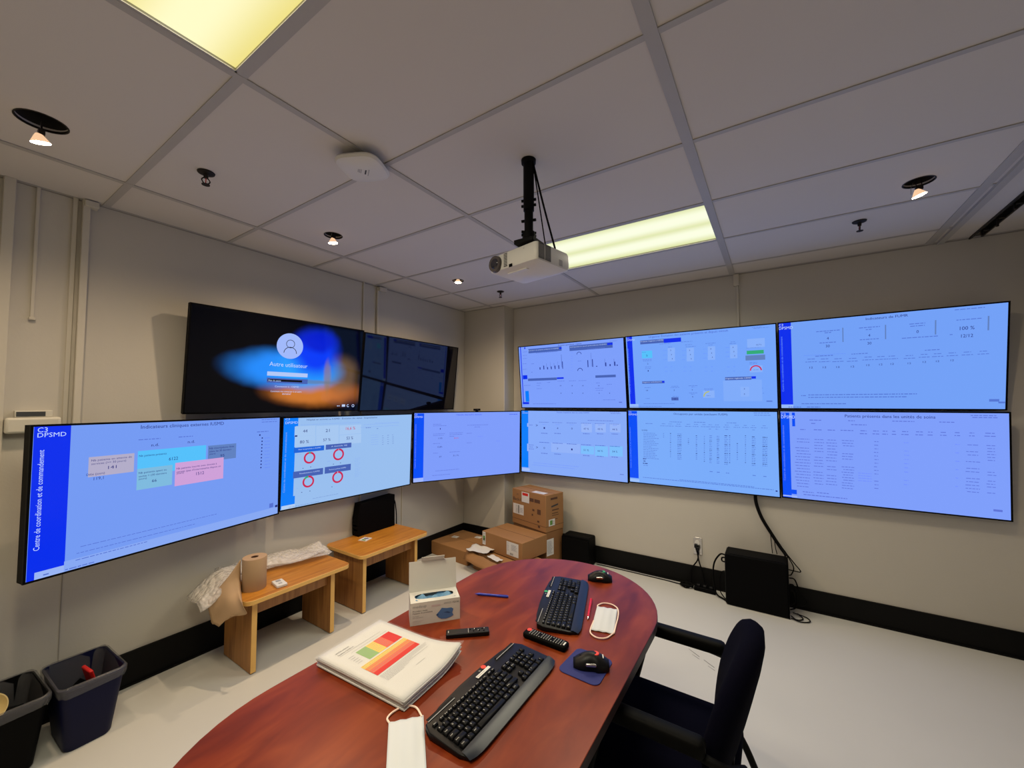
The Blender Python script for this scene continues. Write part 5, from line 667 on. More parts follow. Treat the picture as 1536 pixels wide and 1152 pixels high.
fs = lambda y, z: frame_T((.2509, y, z), (0, 1, 0), (0, 0, 1))
for (y, z, w_, h_) in ((-.06, .31, .10, .02), (-.04, .20, .10, .012), (-.04, .17, .09, .008), (-.04, .15, .1, .006), (-.04, .11, .08, .006)): m.poly([fs(y, z) @ Vector(p) for p in ((0, 0, 0), (w_, 0, 0), (w_, h_, 0), (0, h_, 0))], 'carddark')
m.poly([fs(-.05, .235) @ Vector(p) for p in ((0, 0, .0004), (.10, .012, .0004), (.10, .028, .0004), (0, .016, .0004))], 'ink')
m.box(-.2502, .2502, -.1306, .1306, .052, .056, 'carddark'); m.keep = True; m.build('printed_graphics', tT, smooth=False)
sticker(tT, frame_T((-.235, -.1315, .105), (1, 0, 0), (0, 0, 1)), .165, .105, [(.25, .4, .1, .9, 'lines'), (.45, .6, .1, .9, 'bar'), (.65, .95, .2, .7, 'lines')])
sticker(tT, frame_T((-.100, -.1318, .245), (1, 0, 0), (0, 0, 1)), .115, .105, [(.1, .85, .66, .92, 'redink')], nm='torn_label')
sticker(tT, frame_T((.2515, -.09, .055), (0, 1, 0), (0, 0, 1)), .09, .065, [(.2, .6, .15, .85, 'green2'), (.5, .95, .2, .8, 'lines')])
sticker(tT, rotT(.1, (.04, -.125, .3662)), .16, .075, [(.3, .9, .3, .7, 'lines')], nm='delivery_note')
# loose papers
def sheet(name, lab, cx, cy, z, w_, h_, rz, curl):
    m = MB(); P = []
    for i in range(12):
        a = i / 11 - .5; r = []
        for j in range(12):
            b = j / 11 - .5; r.append(Vector((a * w_ * (1 + .06 * math.sin(j)), b * h_ * (1 + .07 * math.sin(i * 1.3)), curl * (abs(math.sin(a * 5 + b * 3)) * .6 + a * a * 2))))
        P.append(r)
    m.grid(P, 'paper'); o = m.build(name, loc=(cx, cy, z), rot=(0, 0, rz), solid=.0008); tag(o, lab, 'paper', 'loose papers on the cartons'); return o
sheet('loose_paper', 'crumpled white sheet lying on the flat cartons', -2.47, 3.20, .165, .24, .17, .1, .018)
sheet('loose_paper', 'narrow white strip of paper beside the crumpled sheet on the cartons', -2.25, 3.13, .150, .17, .07, -.35, .006)
# black box by the cartons
t = thing('speaker_box', 'black box with a ridged top edge on the floor beside the cartons', 'black box', (-1.70, 3.80, 0))
MB().box(-.145, .150, -.095, .10, 0, .285, 'black').build('body', t, bevel=.02, seg=3)
MB().box(-.13, .15, -.098, -.07, .275, .300, 'black').box(.135, .158, -.10, .02, .262, .296, 'black').build('lid_rim', t, bevel=.008, seg=3)

# ---------------------------------------------------------------- computer case, outlet and cables at the right wall
t = thing('computer_case', 'large black computer case on the floor under the right hand displays', 'computer case', (-.1625, 3.79, 0))
MB().box(-.2065, .2065, -.10, .10, .004, .400, 'black').build('case', t, bevel=.006)
MB().box(-.213, -.2065, -.095, .095, .01, .394, 'black2').box(.2065, .2125, -.101, .101, .002, .402, 'black').build('end_panels', t, bevel=.003)
MB().box(-.19, .19, -.08, .08, .400, .4025, 'tvside').build('top_panel', t)
m = MB(); m.tube(bez([(-.213, -.06, .355), (-.235, -.06, .35), (-.235, -.06, .325), (-.213, -.06, .32)], 5), .006, 'black', 8); m.build('handle', t)
t = thing('wall_outlet', 'steel wall outlet plate with two black plugs above the cove base', 'outlet', (-.611, YB, .268))
MB().box(-.036, .036, -.006, 0, 0, .150, 'chrome').build('plate', t, bevel=.002)
MB().cyl((-.002, -.006, .105), (-.002, -.012, .105), .020, .020, 'white', 20).cyl((-.002, -.006, .048), (-.002, -.012, .048), .020, .020, 'white', 20).build('socket', t)
for i_, (x0, z0, x1, lab) in enumerate(((-.622, .350, -.66, 'black plug and cord in the wall outlet, leaning to the left at the floor'), (-.605, .330, -.575, 'black plug and cord in the wall outlet, straight down to the right'))):
    t = thing('mains_lead', lab, 'power lead', (x0, YB - .03, z0), group='power cords in the wall outlet')
    MB().box(-.012, .012, -.012, .018, -.018, .014, 'black2').build('plug', t, bevel=.004)
    L0 = Vector((x0, YB - .03, z0)); pts = [(x0, YB - .03, z0 - .015), (-.607 + i_ * .004, YB - .032, .24), (x1, YB - .035, .14), (x1 + (-.01 if i_ == 0 else .03), YB - .05, .02), (x1 + (-.05 if i_ == 0 else .10), YB - .09, .012)]
    MB().tube(bez([Vector(p) - L0 for p in pts], 8), .0055, 'rubber').build('cord', t)
m = MB(); pts = []
for k in range(90): a = k * .42; pts.append((-.69 + (.045 + .012 * math.sin(k * .37)) * math.cos(a), 3.845 + (.030 + .008 * math.sin(k * .23)) * math.sin(a), .010 + .022 * k / 90 + .004 * math.sin(k)))
m.tube(pts, .0055, 'rubber', 7); o = m.build('coiled_cable'); tag(o, 'small coil of black cable on the floor below the wall outlet', 'cable')
t = thing('power_strip', 'black power strip on the floor between the outlet and the computer case', 'power strip', (-.545, 3.835, 0), rz=-.05)
MB().box(-.085, .085, -.024, .024, 0, .036, 'black').build('body', t, bevel=.006)
for k in range(3): MB().box(-.065 + k * .05, -.035 + k * .05, -.014, .016, .036, .056, 'black2').build('plug', t, bevel=.005)
def cable(lab, pts, r=.005, mt='rubber', grp=None, n=8):
    o = MB().tube(bez(pts, n), r, mt, 8).build('cable'); tag(o, lab, 'cable', grp); return o
cable('black cable arching from the left side of the computer case down to the floor', [(-.38, 3.80, .355), (-.42, 3.80, .35), (-.465, 3.80, .27), (-.475, 3.80, .15), (-.455, 3.79, .03), (-.40, 3.76, .01), (-.37, 3.735, .008)], .0065)
cable('thin black cable looping low behind the left side of the computer case', [(-.372, 3.84, .20), (-.40, 3.84, .205), (-.425, 3.84, .17), (-.43, 3.83, .05), (-.40, 3.80, .01), (-.375, 3.76, .008)], .004)
cable('pale grey cable lying on the floor along the cove base', [(-1.50, 3.895, .006), (-1.1, 3.89, .006), (-.85, 3.885, .006), (-.66, 3.87, .006)], .005, 'greycable')
cable('black cable lying along the cove base beside the pale grey one', [(-1.54, 3.88, .005), (-1.1, 3.878, .005), (-.85, 3.872, .005), (-.70, 3.85, .006)], .004)
cable('thick black cable sleeve hanging from the right hand displays to the computer case', [(-.155, 3.90, .90), (-.155, 3.90, .80), (-.12, 3.90, .68), (-.055, 3.895, .56), (.0, 3.885, .47), (.03, 3.87, .43), (.04, 3.86, .412)], .013)
for k, (pts, r) in enumerate((([(-.03, 3.89, .52), (.02, 3.89, .45), (.09, 3.88, .36), (.13, 3.88, .305), (.09, 3.88, .30), (.052, 3.86, .31)], .004), ([(-.01, 3.89, .50), (.04, 3.88, .42), (.085, 3.88, .33), (.07, 3.88, .27), (.055, 3.85, .27)], .004),
        ([(.055, 3.85, .25), (.09, 3.86, .24), (.12, 3.87, .15), (.16, 3.87, .09), (.13, 3.87, .05), (.06, 3.84, .05)], .005), ([(.055, 3.83, .21), (.08, 3.84, .20), (.10, 3.85, .12), (.09, 3.84, .04), (.055, 3.80, .03)], .005), ([(.055, 3.78, .18), (.075, 3.80, .17), (.085, 3.82, .09), (.055, 3.78, .07)], .005),
        ([(.055, 3.70, .012), (.11, 3.68, .008), (.17, 3.72, .008), (.15, 3.78, .008), (.07, 3.80, .012)], .004), ([(.055, 3.72, .02), (.09, 3.70, .008), (.13, 3.74, .008), (.10, 3.80, .012)], .004), ([(-.06, 3.90, .55), (-.055, 3.885, .47), (-.05, 3.87, .41)], .003), ([(-.035, 3.90, .52), (-.03, 3.88, .46), (-.02, 3.87, .41)], .003))):
    cable(('black cable looping widest to the right beside the computer case', 'black cable looping below the widest one beside the computer case', 'black cable arching to the floor at the right of the computer case', 'black cable hugging the right side of the computer case', 'short black cable loop low on the right side of the computer case', 'black cable loop lying on the floor at the right of the computer case', 'smaller cable loop on the floor inside the larger one', 'thin black wire dropping onto the computer case top, left of two', 'thin black wire dropping onto the computer case top, right of two')[k], pts, r, grp='cables beside the computer case')

# ---------------------------------------------------------------- meeting table
ZT = .75
t = thing('meeting_table', 'large mahogany laminate table with a rounded end, filling the lower middle of the photo', 'table', (-.86, 1.13, 0))
def race(hx, y0, y1, n=28):
    P = [(hx * math.cos(a), y1 + hx * math.sin(a)) for a in [PI * k / n for k in range(n + 1)]]
    return P + [(-hx * math.cos(a), y0 - hx * math.sin(a)) for a in [PI * k / n for k in range(n + 1)]]
MB().prism(race(.449, -.48, .488), .716, .75, 'mahog', 'mahogedge').build('tabletop', t, bevel=.002)
for sy in (-1, 1): MB().box(-.21, .21, sy * .50 - .018, sy * .50 + .018, .02, .716, 'mahogedge').box(-.24, .24, sy * .50 - .035, sy * .50 + .035, 0, .02, 'frameblk').build('leg_panel', t, bevel=.003)
MB().box(-.015, .015, -.48, .48, .30, .70, 'mahogedge').build('modesty_panel', t)

# ---------------------------------------------------------------- documents
UX = Vector((-.057,.998,0)).normalized(); UYY = Vector((.998,.057,0)).normalized(); DA = Vector((-1.284,.784,0)); DW, DH = .263,.388
t = thing('document_stack', 'stack of white printed sheets, the top one showing a red, orange and green table', 'papers', (DA.x, DA.y, ZT))
Z0 = ZT
def page_pt(u, v, z):
    # corner near (1,1) curls up slightly
    c = max(0, u + v - 1.55); return Vector((0, 0, z + .045 * c * c * 3)) + UX * (u * DW) + UYY * (v * DH)
m = MB(); R_ = random.Random(5)
for k in range(13):
    du, dv = R_.uniform(-.012, .012), R_.uniform(-.012, .012); z = .001 + k * .0022
    P = [[page_pt(i / 10 * 1.0 + du, j / 10 + dv, z) + Vector((0, 0, R_.random() * .0003)) for i in range(11)] for j in range(11)]
    m.grid(P, 'paper')
m.build('sheets', t, solid=.0017)
zt = .0300
m = MB(); m.grid([[page_pt(i / 14, j / 14, zt) for i in range(15)] for j in range(15)], 'paper'); tp = m.build('top_sheet', t, solid=.0006)
m = MB(); m.grid([[page_pt(-.02 + 1.04 * i / 14, -.02 + 1.05 * j / 14, zt + .0009) for i in range(15)] for j in range(15)], clear('clear plastic sleeve', (.8, .8, .8), .12, .12)); m.build('plastic_sleeve', t)
m = MB(); m.keep = True
def pr_(u0, v0, u1, v1, mm, dz=0):
    P = [page_pt(u, v, zt + .0005 + dz) for u, v in ((u0, v1), (u1, v1), (u1, v0), (u0, v0))]; m.poly(P, mm)

m.text('GRAVITÉ DE LA SITUATION', 'ink', frame_T(page_pt(.14, .115, zt + .0012), UX, -UYY), w=.052, h=.006) ; m.text('Pandémie COVID-19', 'ink', frame_T(page_pt(.14, .150, zt + .0012), UX, -UYY), w=.060, h=.006)
pr_(.14, .165, .78, .168, 'inkgrey', .0005)
pr_(.26, .204, .84, .2065, 'inkgrey', .0005)
for u0, u1, c in ((.70, .845, 'redink'), (.575, .70, 'salmon'), (.45, .575, 'yellowink'), (.297, .45, 'greenink')):
    pr_(u0, .232, u1, .412, c, .0005)
    if c != 'redink':
        for j in range(7):
            u = u0 + .012
            while u < u1 - .02: e = u + R_.uniform(.01, .03); pr_(u, .250 + j * .021, min(e, u1 - .01), .254 + j * .021, 'inkgrey', .0007); u = e + .006
for j in range(5): pr_(.17, .25 + j * .03, .17 + R_.uniform(.06, .10), .254 + j * .03, 'inkgrey', .0005)
for j, c in enumerate(('yellowink', 'yellowink', 'orangeink', 'orangeink', 'salmon', 'salmon', 'redink', 'redink')): pr_(.138, .430 + j * .0245, .842, .430 + (j + 1) * .0245, c, .0005 + j * .00001)
pr_(.138, .592, .842, .628, 'redink', .0006)
for j in range(6):
    u = .15
    while u < .80: e = u + R_.uniform(.01, .04); pr_(u, .440 + j * .0245, min(e, .83), .444 + j * .0245, 'inkgrey', .0008); u = e + .006
for j in range(7):
    u = .14; en = (.91, .90, .88, .60, .86, .50, .40)[j]
    while u < en: e = u + R_.uniform(.01, .04); pr_(u, .650 + j * .0145, min(e, en), .6535 + j * .0145, 'inkgrey', .0005); u = e + .006
pr_(.50, .80, .66, .803, 'inkgrey', .0005)

m.build('printed_chart', tp, smooth=False)

# ---------------------------------------------------------------- mask box
wx = Vector((.124, .150, 0)).normalized()
t = thing('mask_box', 'white cardboard box of face masks with its lid open, standing on the table', 'box', (-1.207, 1.115, ZT), rz=math.atan2(wx.y, wx.x))
BW, BD, BH = .195, .098, .085
m = MB(); m.box(0, BW, 0, BD, 0, .001, 'boxwhite').box(0, BW, 0, .0012, 0, BH, 'boxwhite').box(0, BW, BD - .0012, BD, 0, BH, 'boxwhite').box(0, .0012, 0, BD, 0, BH, 'boxwhite').box(BW - .0012, BW, 0, BD, 0, BH, 'boxwhite')
# top with an oval opening
n = 40; cx, cy = BW / 2, BD * .52; angs = sorted([2 * PI * k / n for k in range(n)] + [math.atan2(yy - cy, xx - cx) % (2 * PI) for xx in (0, BW) for yy in (0, BD)])
inn, out = [], []
for a in angs:
    c, s_ = math.cos(a), math.sin(a); rr = 1 / ((abs(c) / .078) ** 3 + (abs(s_) / .024) ** 3) ** (1 / 3)
    inn.append(Vector((cx + rr * c, cy + rr * s_, BH)))
    q = min(((BW - cx) / c if c > 1e-9 else -cx / c if c < -1e-9 else 1e9), ((BD - cy) / s_ if s_ > 1e-9 else -cy / s_ if s_ < -1e-9 else 1e9)); out.append(Vector((cx + q * c, cy + q * s_, BH)))
m.rings([out, inn], 'boxwhite', False, False); m.build('carton', t, smooth=False)
m = MB(); P = []
for i in range(30):
    a = i / 29; P.append([Vector((cx - .085 + .17 * a, cy - .034 + .068 * b, BH - .012 + .010 * math.sin(a * 21) * math.cos(b * 5) + .006 * math.sin(a * 9 + b * 8))) for b in [k / 7 for k in range(8)]])
m.grid(P, 'maskblue'); m.build('folded_masks', t)
m = MB(); T = Matrix.Translation(Vector((0, BD, BH))) @ Matrix.Rotation(math.radians(-8), 4, 'X')
m.box(0, BW, -.0008, .0008, 0, .118, 'boxwhite', T=T); ld = m.build('lid', t, smooth=False)
m = MB(); T2 = T @ Matrix.Translation(Vector((0, 0, .118))) @ Matrix.Rotation(math.radians(50), 4, 'X'); m.box(.050, BW - .050, -.0008, .0008, 0, .028, 'boxwhite', T=T2); m.build('lid_tab', ld, smooth=False)
m = MB(); m.keep = True; F_ = lambda x, z, dz=0: frame_T((x, -.0006 - dz, z), (1, 0, 0), (0, 0, 1))
def fp(x0, x1, z0, z1, mm, dz=0): m.poly([F_(0, 0, dz) @ Vector(p) for p in ((x0, z0, 0), (x1, z0, 0), (x1, z1, 0), (x0, z1, 0))], mm)
m.text('medsup', 'inkgrey', F_(.010, .066), w=.052, h=.011)
m.text('Procedure masks', 'ink', F_(.010, .052), w=.056, h=.0048); m.text('Masques de procédure', 'ink', F_(.010, .044), w=.076, h=.0048)
m.text('50 masks', 'inkgrey', F_(.010, .034), w=.024, h=.0035); m.text('50 masques', 'inkgrey', F_(.010, .028), w=.040, h=.0035)
for j in range(3): fp(.010, .050 - j * .008, .017 - j * .005, .018 - j * .005, 'boxpink')
fp(.082, .116, .064, .070, 'boxpink'); fp(.130, .160, .072, .073, 'inkgrey'); fp(.130, .160, .068, .069, 'inkgrey'); m.text('F2100', 'ink', F_(.166, .067), w=.024, h=.0065)
m.poly([F_(0, 0, .0004) @ Vector((x, z, 0)) for x, z in ((.100, .030), (.108, .020), (.120, .012), (.140, .010), (.160, .015), (.168, .020), (.164, .030), (.168, .044), (.160, .050), (.142, .050), (.122, .054), (.112, .042))][::1], 'photoblue')
m.poly([F_(0, 0, .0008) @ Vector((x, z, 0)) for x, z in ((.128, .036), (.150, .030), (.158, .032), (.144, .038))], 'photodk'); m.poly([F_(0, 0, .0008) @ Vector((x, z, 0)) for x, z in ((.100, .030), (.106, .025), (.110, .030), (.106, .034))], 'photodk')
m.build('printed_front', t, smooth=False)

# ---------------------------------------------------------------- keyboards
MT['palm'] = mat('dark palm rest with display reflection tint', (.006, .009, .018), .32, spec=.4)  # blue reflected from the displays is put into the base colour
KEYS = []   # (x, y, w, d, legend)
U = .0190
def row(x, y, items, d=.0165):
    for it in items:
        if isinstance(it, (int, float)): x += it * U; continue
        w_, lg = it; KEYS.append((x + w_ * U / 2, y, w_ * U - .0028, d, lg)); x += w_ * U
k1 = lambda s_: [(1, c) for c in s_]
X0 = -.2120
row(X0, .052, [(1, 'ESC'), .35] + [(.9, 'F%d' % i) for i in range(1, 13)] + [.45, (.9, 'PR'), (.9, 'HO')], d=.0095)
row(X0, .032, [(1, '#')] + k1('1234567890-=') + [(1.9, '<-')])
row(X0, .013, [(1.5, 'TAB')] + k1('QWERTYUIOP^') + [(1.0, 'Ç'), (1.4, ']')])
row(X0, -.006, [(1.75, 'CAP')] + k1("ASDFGHJKL;'") + [(2.15, 'ENT')])
row(X0, -.025, [(2.1, 'MAJ')] + k1('ZXCVBNM,.É') + [(2.8, 'MAJ')])
row(X0, -.044, [(1.4, 'CTL'), (1.15, '+'), (1.2, 'ALT'), (6.2, ''), (1.3, 'ALT'), (1.2, '+'), (1.3, 'CTL')])
XN = X0 + 15.35 * U
row(XN, .032, [(1, 'INS'), (1, 'PG')]); row(XN, .013, [(1, 'SUP'), (1, 'FIN')])
row(XN + .0, -.025, [.5, (1, '^')]); row(XN - .5 * U + .009, -.044, [(1, '<'), (1, 'v'), (1, '>')])
XP = XN + 2.45 * U
row(XP, .032, k1('#/*-')); row(XP, .013, k1('789')); row(XP, -.006, k1('456+')); row(XP, -.025, k1('123')); row(XP, -.044, [(2, '0'), (1, '.'), (1, '=')])
_km = {}
def key_mesh(w_, d, lg):
    kk = (round(w_, 4), d, lg)
    if kk in _km: return _km[kk]
    m = MB(); a, b = w_ / 2, d / 2; h = .0065
    m.rings([[Vector((x, y, 0)) for x, y in rrect(-a, a, -b, b, .0015, 2)], [Vector((x, y, h * .6)) for x, y in rrect(-a + .0006, a - .0006, -b + .0005, b - .0005, .0018, 2)], [Vector((x, y + .0004, h)) for x, y in rrect(-a + .0022, a - .0022, -b + .0018, b - .0018, .002, 2)]], 'keyblk')
    if lg: m.text(lg, 'white', Matrix.Translation(Vector((-a + .0035, .0002 if d > .012 else -.002, h + .0002))), h=.0048 if d > .012 else .0030) if len(lg) == 1 else m.text(lg, 'white', Matrix.Translation(Vector((-a + .0030, -.0005, h + .0002))), w=min(w_ - .006, .0095), h=.0026)
    o = m.build('key', angle=50); me = o.data; bpy.data.objects.remove(o); _km[kk] = me; return me
def keyboard(lab, loc, rz, dotmat, dotx):
    t = thing('keyboard', lab, 'keyboard', loc, rz=rz, group='black keyboards on the table')
    L2 = .2265
    def prof(x):   # outline: tapers at the ends
        return x
    m = MB(); out = [(-L2, -.050), (-L2 + .010, -.082), (-.17, -.092), (.17, -.092), (L2 - .010, -.082), (L2, -.050), (L2, .050), (L2 - .012, .076), (.15, .090), (.06, .096), (-.06, .096), (-.15, .090), (-L2 + .012, .076), (-L2, .050)]
    zz2 = lambda y: .012 + .012 * (y + .092) / .19
    lo = [Vector((x, y, .004)) for x, y in out]; mid = [Vector((x, y, zz2(y) - .002)) for x, y in out]; hi = [Vector((x * .985, y * .975, zz2(y) + (.0 if y > -.06 else -.004))) for x, y in out]
    m.rings([[Vector((x * .97, y * .95, .0)) for x, y in out], lo, mid, hi], 'black2'); m.build('base', t, bevel=.0015, angle=50)
    m = MB(); P = []
    for i in range(25):
        x = -L2 + .004 + (2 * L2 - .008) * i / 24; ed = 1 - abs(x) / L2
        fr_ = -.091 + (.010 if ed < .04 else .003 if ed < .1 else 0)
        P.append([Vector((x, fr_ + (abs(fr_) - .0555) * j / 5, .0075 + .0085 * math.sin(PI / 2 * j / 5) + .002)) for j in range(6)])
    m.grid(P, 'palm'); m.build('palm_rest', t)
    for s_ in (-1, 1): MB().box(s_ * .155 - .052, s_ * .155 + .052, .072, .0745, .0232, .0244, 'inkgrey').box(s_ * .155 - .050, s_ * .155 + .050, .0745, .083, .0232, .0246, 'keyblk').build('shortcut_strip', t)
    m = MB(); m.box(-.012 + dotx, .052 + dotx, .066, .077, .0238, .0243, 'paper').box(.0, .036, .071, .0725, .0243, .0245, 'inkgrey').build('paper_label', t)
    MB().lathe([(.0085, 0), (.0085, .0006)], (dotx + .040, .0865, .0232), dotmat).build('round_sticker', t)
    m = MB(); m.text('hp', 'white', Matrix.Translation(Vector((dotx + .014, .082, .0245))), h=.006); m.build('maker_mark', t)
    for (x, y, w_, d, lg) in KEYS:
        o = bpy.data.objects.new('key', key_mesh(w_, d, lg)); COL.objects.link(o); o.parent = t; o.location = (x, y, zz2(y) - .0005)
    return t
keyboard('black keyboard with a red round sticker, the nearer of two on the table', (-.716, 1.003, ZT), PI / 2, 'redlabel', .01)
keyboard('black keyboard with a green round sticker, the farther of two on the table', (-.783, 1.597, ZT), PI / 2 + math.atan2(.126, .380), 'greenlabel', .01)

# ---------------------------------------------------------------- mice and pad
t = thing('mouse_pad', 'navy blue mouse pad under the mouse with the red sticker', 'mouse pad', (-.543, 1.271, ZT), rz=-.03)
MB().prism([(x * (1 + .06 * (y < 0)), y) for x, y in rrect(-.066, .066, -.074, .074, .022, 6)], 0, .003, 'navypad').build('pad', t, bevel=.0008)
def mouse(lab, loc, rz, dot):
    t = thing('computer_mouse', lab, 'mouse', loc, rz=rz, group='black computer mice on the table')
    m = MB(); R = []
    for i in range(15):   # rings along y (front +y)
        a = i / 14; y = -.060 + .115 * a; s_ = math.sin(PI * (.06 + .88 * a)) ** .42
        hw_ = .031 * s_ * (1 - .12 * math.sin(PI * a) ** 6) + .004 * (a < .4); h = .012 + .029 * math.sin(PI * min(1, .12 + .80 * a)) ** .9 * s_
        R.append([Vector((hw_ * math.cos(b) * (1.05 if math.sin(b) < .3 else .98) + .004 * max(0, math.sin(b)), y, max(.0015, (h * max(0, math.sin(b)) ** .75 if math.sin(b) > 0 else 0) + .004 * (math.sin(b) > -.2)))) for b in [2 * PI * q / 20 for q in range(20)]])
    m.rings(R, 'black2'); m.build('body', t, angle=70)
    MB().box(.0008, .0030, .006, .034, .024, .0345, 'black').build('button_gap', t)
    MB().cyl((-.002, .028, .0255), (.006, .028, .0255), .0085, .0085, 'rubber', 16).build('scroll_wheel', t)
    MB().box(-.0350, -.028, -.018, .016, .018, .028, 'chrome').build('side_button', t, bevel=.003)
    MB().lathe([(.0115, -.006), (.0115, .0), (.0105, .0012)], (0.004, -.018, .0412), dot).build('round_sticker', t, )
    m = MB(); m.box(-.008, .010, -.043, -.0395, .0335, .0360, 'white'); m.build('maker_mark', t)
    return t
mouse('black mouse with a red round sticker lying on the navy mouse pad', (-.530, 1.272, ZT + .003), PI / 2 + .45, 'redlabel')
mouse('black mouse with a green round sticker near the far rounded end of the table', (-.742, 1.905, ZT), PI / 2 + .40, 'greenlabel')

# ---------------------------------------------------------------- remote controls
t = thing('remote_control', 'slim black remote control beside the mask box', 'remote control', (-.985, 1.195, ZT), rz=.72, group='black remote controls on the table')
MB().box(-.080, .080, -.0185, .0185, 0, .016, 'black2').build('body', t, bevel=.004, seg=3)
for (x, y, r) in ((.010, .006, .003), (.022, -.006, .003), (.030, .006, .0035), (.042, -.004, .004), (.055, .006, .003), (.060, -.008, .003)): MB().cyl((x, y, .016), (x, y, .0175), r, r * .8, 'black', 10).build('button', t)
for q_ in ((-.072, -.070, -.006, .006, .016, .0164), (.002, .003, -.014, .014, .016, .0163), (.024, .027, .004, .009, .0175, .0179), (.038, .041, -.006, -.003, .0175, .0179), (.061, .063, .004, .008, .0175, .0179)): MB().box(*q_, 'white').build('printed_mark', t, smooth=False)
t = thing('remote_control', 'long black remote control with many white buttons and a red round sticker', 'remote control', (-.718, 1.312, ZT), rz=.00, group='black remote controls on the table')
MB().rings([[Vector((x, y, z)) for x, y in rrect(-.0865 + i, .0865 - i, -.022 + i, .022 - i, .010)] for z, i in ((0, .004), (.006, 0), (.016, 0), (.020, .003))], 'black').build('body', t, angle=50)
bt = MB().box(-.0019, .0019, -.0015, .0015, 0, .0014, 'greycable'); b0 = bt.build('button', t, smooth=False); b0.location = (-.060, -.012, .020)
for i in range(14):
    for j in range(4):
        if (i, j) == (0, 0) or (i in (4, 9) and j in (1, 2)): continue
        o = b0.copy(); COL.objects.link(o); o.parent = t; o.location = (-.060 + i * .0098, -.012 + j * .008, .020)
MB().lathe([(.0095, 0), (.009, .001)], (-.072, .009, .0198), 'redlabel').build('round_sticker', t)
MB().box(.073, .079, -.010, .010, .0198, .0203, 'white').build('printed_mark', t)

# ---------------------------------------------------------------- pens
def pen(name, lab, p, q, mt, tip):
    p, q = Vector(p), Vector(q); d = (q - p); L = d.length; t = thing(name, lab, 'pen', p, rz=math.atan2(d.y, d.x))
    MB().cyl((0, 0, .0056), (L * .62, 0, .0056), .0048, .0048, mt, 14).build('barrel', t)
    MB().tube([(L * .62, 0, .005), (L * .95, 0, .005), (L * .97, 0, .005)], [.0054, .0054, .004], mt, 14).box(L * .66, L * .94, -.001, .001, .0095, .0112, mt).build('cap', t)
    MB().tube([(0, 0, .005), (-.010, 0, .005), (-.016, 0, .005)], [.0045, .002, .0008], tip, 12).build('tip', t)
pen('blue_pen', 'blue pen lying on the table between the mask box and the farther keyboard', (-1.143, 1.461, ZT), (-1.012, 1.516, ZT), 'bluepen', 'bluepen')
pen('red_pen', 'red pen lying along the right edge of the farther keyboard', (-.652, 1.548, ZT), (-.700, 1.700, ZT), 'redpen', 'chrome')

# ---------------------------------------------------------------- face masks
def face_mask(lab, p, ux, uy, w_, l, loops, blue=0):
    ux = Vector(ux).normalized(); uy = Vector(uy); uy = (uy - ux * uy.dot(ux)).normalized()
    t = thing('face_mask', lab, 'face mask', p, rz=math.atan2(ux.y, ux.x), group='white face masks on the table')
    sg = 1 if Vector((-ux.y, ux.x, 0)).dot(uy) > 0 else -1
    m = MB(); P = []
    for i in range(13):
        a = i / 12; P.append([Vector((a * w_, sg * b * l, .0035 + .006 * math.sin(PI * a) * math.sin(PI * b) + .0012 * math.cos(a * 6 * PI))) for b in [k / 16 for k in range(17)]])
    m.grid(P, 'maskfab'); m.build('fabric', t, solid=.0015)
    for pts in loops: MB().tube(bez([(x, sg * y, .004) for x, y in pts], 8), .0027, 'loop', 8).build('ear_loop', t)
face_mask('white face mask lying beside the nearer keyboard, cut by the bottom photo edge', (-.897, .756, ZT), (.061, .068, 0), (.12, -.09, 0), .092, .175,
          [[(.002, .004), (-.004, -.016), (.012, -.036), (.042, -.048), (.072, -.036), (.088, .004)], [(.002, .171), (.01, .205), (.045, .222), (.08, .205), (.09, .171)]])
face_mask('white face mask with both ear loops visible, at the right side of the table', (-.655, 1.653, ZT), (.081, .021, 0), (.055, -.18, 0), .084, .186,
          [[(.002, .004), (.003, -.010), (.022, -.034), (.050, -.037), (.074, -.022), (.087, .006), (.090, .06), (.087, .12), (.084, .182)], [(.001, .12), (-.003, .185), (.004, .215), (.030, .232), (.060, .222), (.082, .184)]])

# ---------------------------------------------------------------- chair
t = thing('armchair', 'black chair with padded arms and dark navy upholstery at the right side of the table', 'chair', (-.34, 1.52, 0))
def pad(m, outline, zb, zt_, crown, mt, n=4):
    """cushion: outline (x,y) list, lower z, upper z, domed"""
    c = Vector((sum(p[0] for p in outline) / len(outline), sum(p[1] for p in outline) / len(outline), 0)); R = []
    def ring(s_, z): return [Vector((c.x + (x - c.x) * s_, c.y + (y - c.y) * s_, z)) for x, y in outline]
    R = [ring(.90, zb), ring(.985, zb + .012), ring(1, (zb + zt_) / 2), ring(.985, zt_ - .012), ring(.93, zt_ - .002)] + [ring(s_, zt_ + crown * (1 - s_ * s_)) for s_ in (.75, .5, .25)]
    m.rings(R, mt); return m
def seat_outline():
    return rrect(-.265, .215, -.245, .245, .085, 8)
pad(MB(), seat_outline(), .405, .468, .012, 'navyfab').build('seat', t, angle=80)
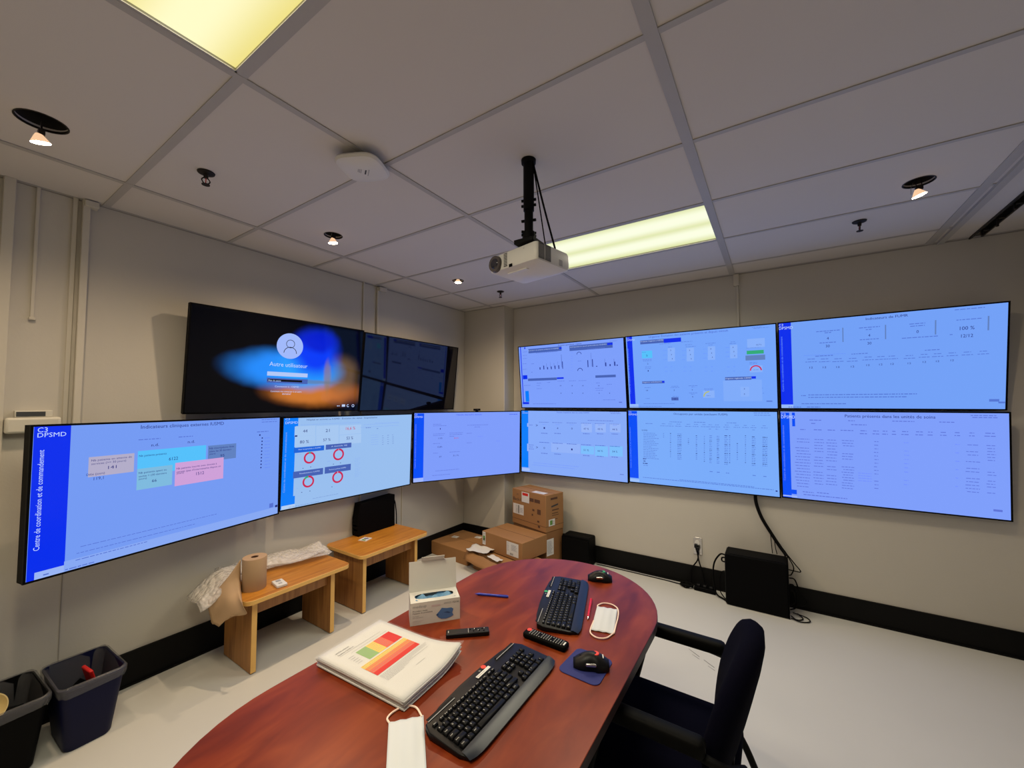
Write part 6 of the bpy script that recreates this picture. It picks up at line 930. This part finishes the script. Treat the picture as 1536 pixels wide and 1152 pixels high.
# backrest: oval pad leaning back
m = MB(); R = []; ang = math.radians(15)
nB = 40; oc = []
for k in range(nB):
    a = 2 * PI * k / nB; y = .235 * math.copysign(abs(math.cos(a)) ** .80, math.cos(a)); z = .225 * math.copysign(abs(math.sin(a)) ** .95, math.sin(a)); oc.append((y * (1.0 if z < 0 else .97), z))
def bk(s_, dx, crv=1.):   # point ring in back frame -> chair frame
    P = []
    for y, z in oc:
        yy, z2 = y * s_, z * s_; xx = dx + .045 * (yy / .24) ** 2 * -1 * crv
        P.append(Vector((.145 + (z2 + .225) * math.sin(ang) + xx * math.cos(ang), yy, .455 + (z2 + .225) * math.cos(ang) - xx * math.sin(ang))))
    return P
R = [bk(.3, -.034), bk(.6, -.031), bk(.85, -.024), bk(.96, -.012), bk(1, .004), bk(1, .018), bk(.97, .034), bk(.85, .042), bk(.6, .046), bk(.3, .047)]
m.rings(R, 'navyfab'); m.build('backrest', t, angle=80)
for s_, nm in ((1, 'far'), (-1, 'near')):
    y = s_ * .268
    m = MB(); m.tube(bez([(-.262, y * 1.0, .02), (-.225, y, .30), (-.160, y, .56), (-.150, y, .630), (-.120, y, .648), (.0, y, .648), (.12, y, .640), (.20, y * .97, .625), (.245, y * .80, .610)], 6), .0125, 'frameblk', 12); m.build('arm_frame', t)
    m = MB(); rr = []
    for i in range(13):
        a = i / 12; x = -.165 + (0, .012, .03, .06, .10, .14, .18, .22, .26, .285, .302, .312, .318)[i]; e = (.55, .88, 1, 1, 1, 1, 1, 1, 1, 1, 1, .88, .6)[i]
        se = lambda v: math.copysign(abs(v) ** .6, v)
        rr.append([Vector((x, y + .026 * e * se(math.cos(b)), .660 + .024 * e * se(math.sin(b)))) for b in [2 * PI * q / 20 for q in range(20)]])
    m.rings(rr, 'armblk'); m.build('arm_pad', t, angle=80)
    MB().tube([(-.262, y, .02), (-.265, y, 0)], [.014, .015], 'rubber', 12).build('foot', t)
    m = MB(); m.tube(bez([(-.10, s_ * .20, .395), (.12, s_ * .235, .40), (.19, s_ * .25, .375), (.26, s_ * .262, .22), (.345, s_ * .28, .005)], 6), .0125, 'frameblk', 12); m.build('rear_leg', t)
    m = MB(); m.tube([(-.222, y, .385), (-.10, s_ * .20, .385), (.10, s_ * .20, .395)], .010, 'frameblk', 10); m.build('seat_rail', t)
m = MB(); m.tube([(-.225, -.268, .385), (-.225, .268, .385)], .010, 'frameblk', 10).tube([(.12, -.235, .395), (.12, .235, .395)], .010, 'frameblk', 10).box(.17, .20, -.03, .03, .395, .60, 'frameblk'); m.box(-.05, .19, -.03, .03, .392, .404, 'frameblk'); m.build('cross_bars', t)
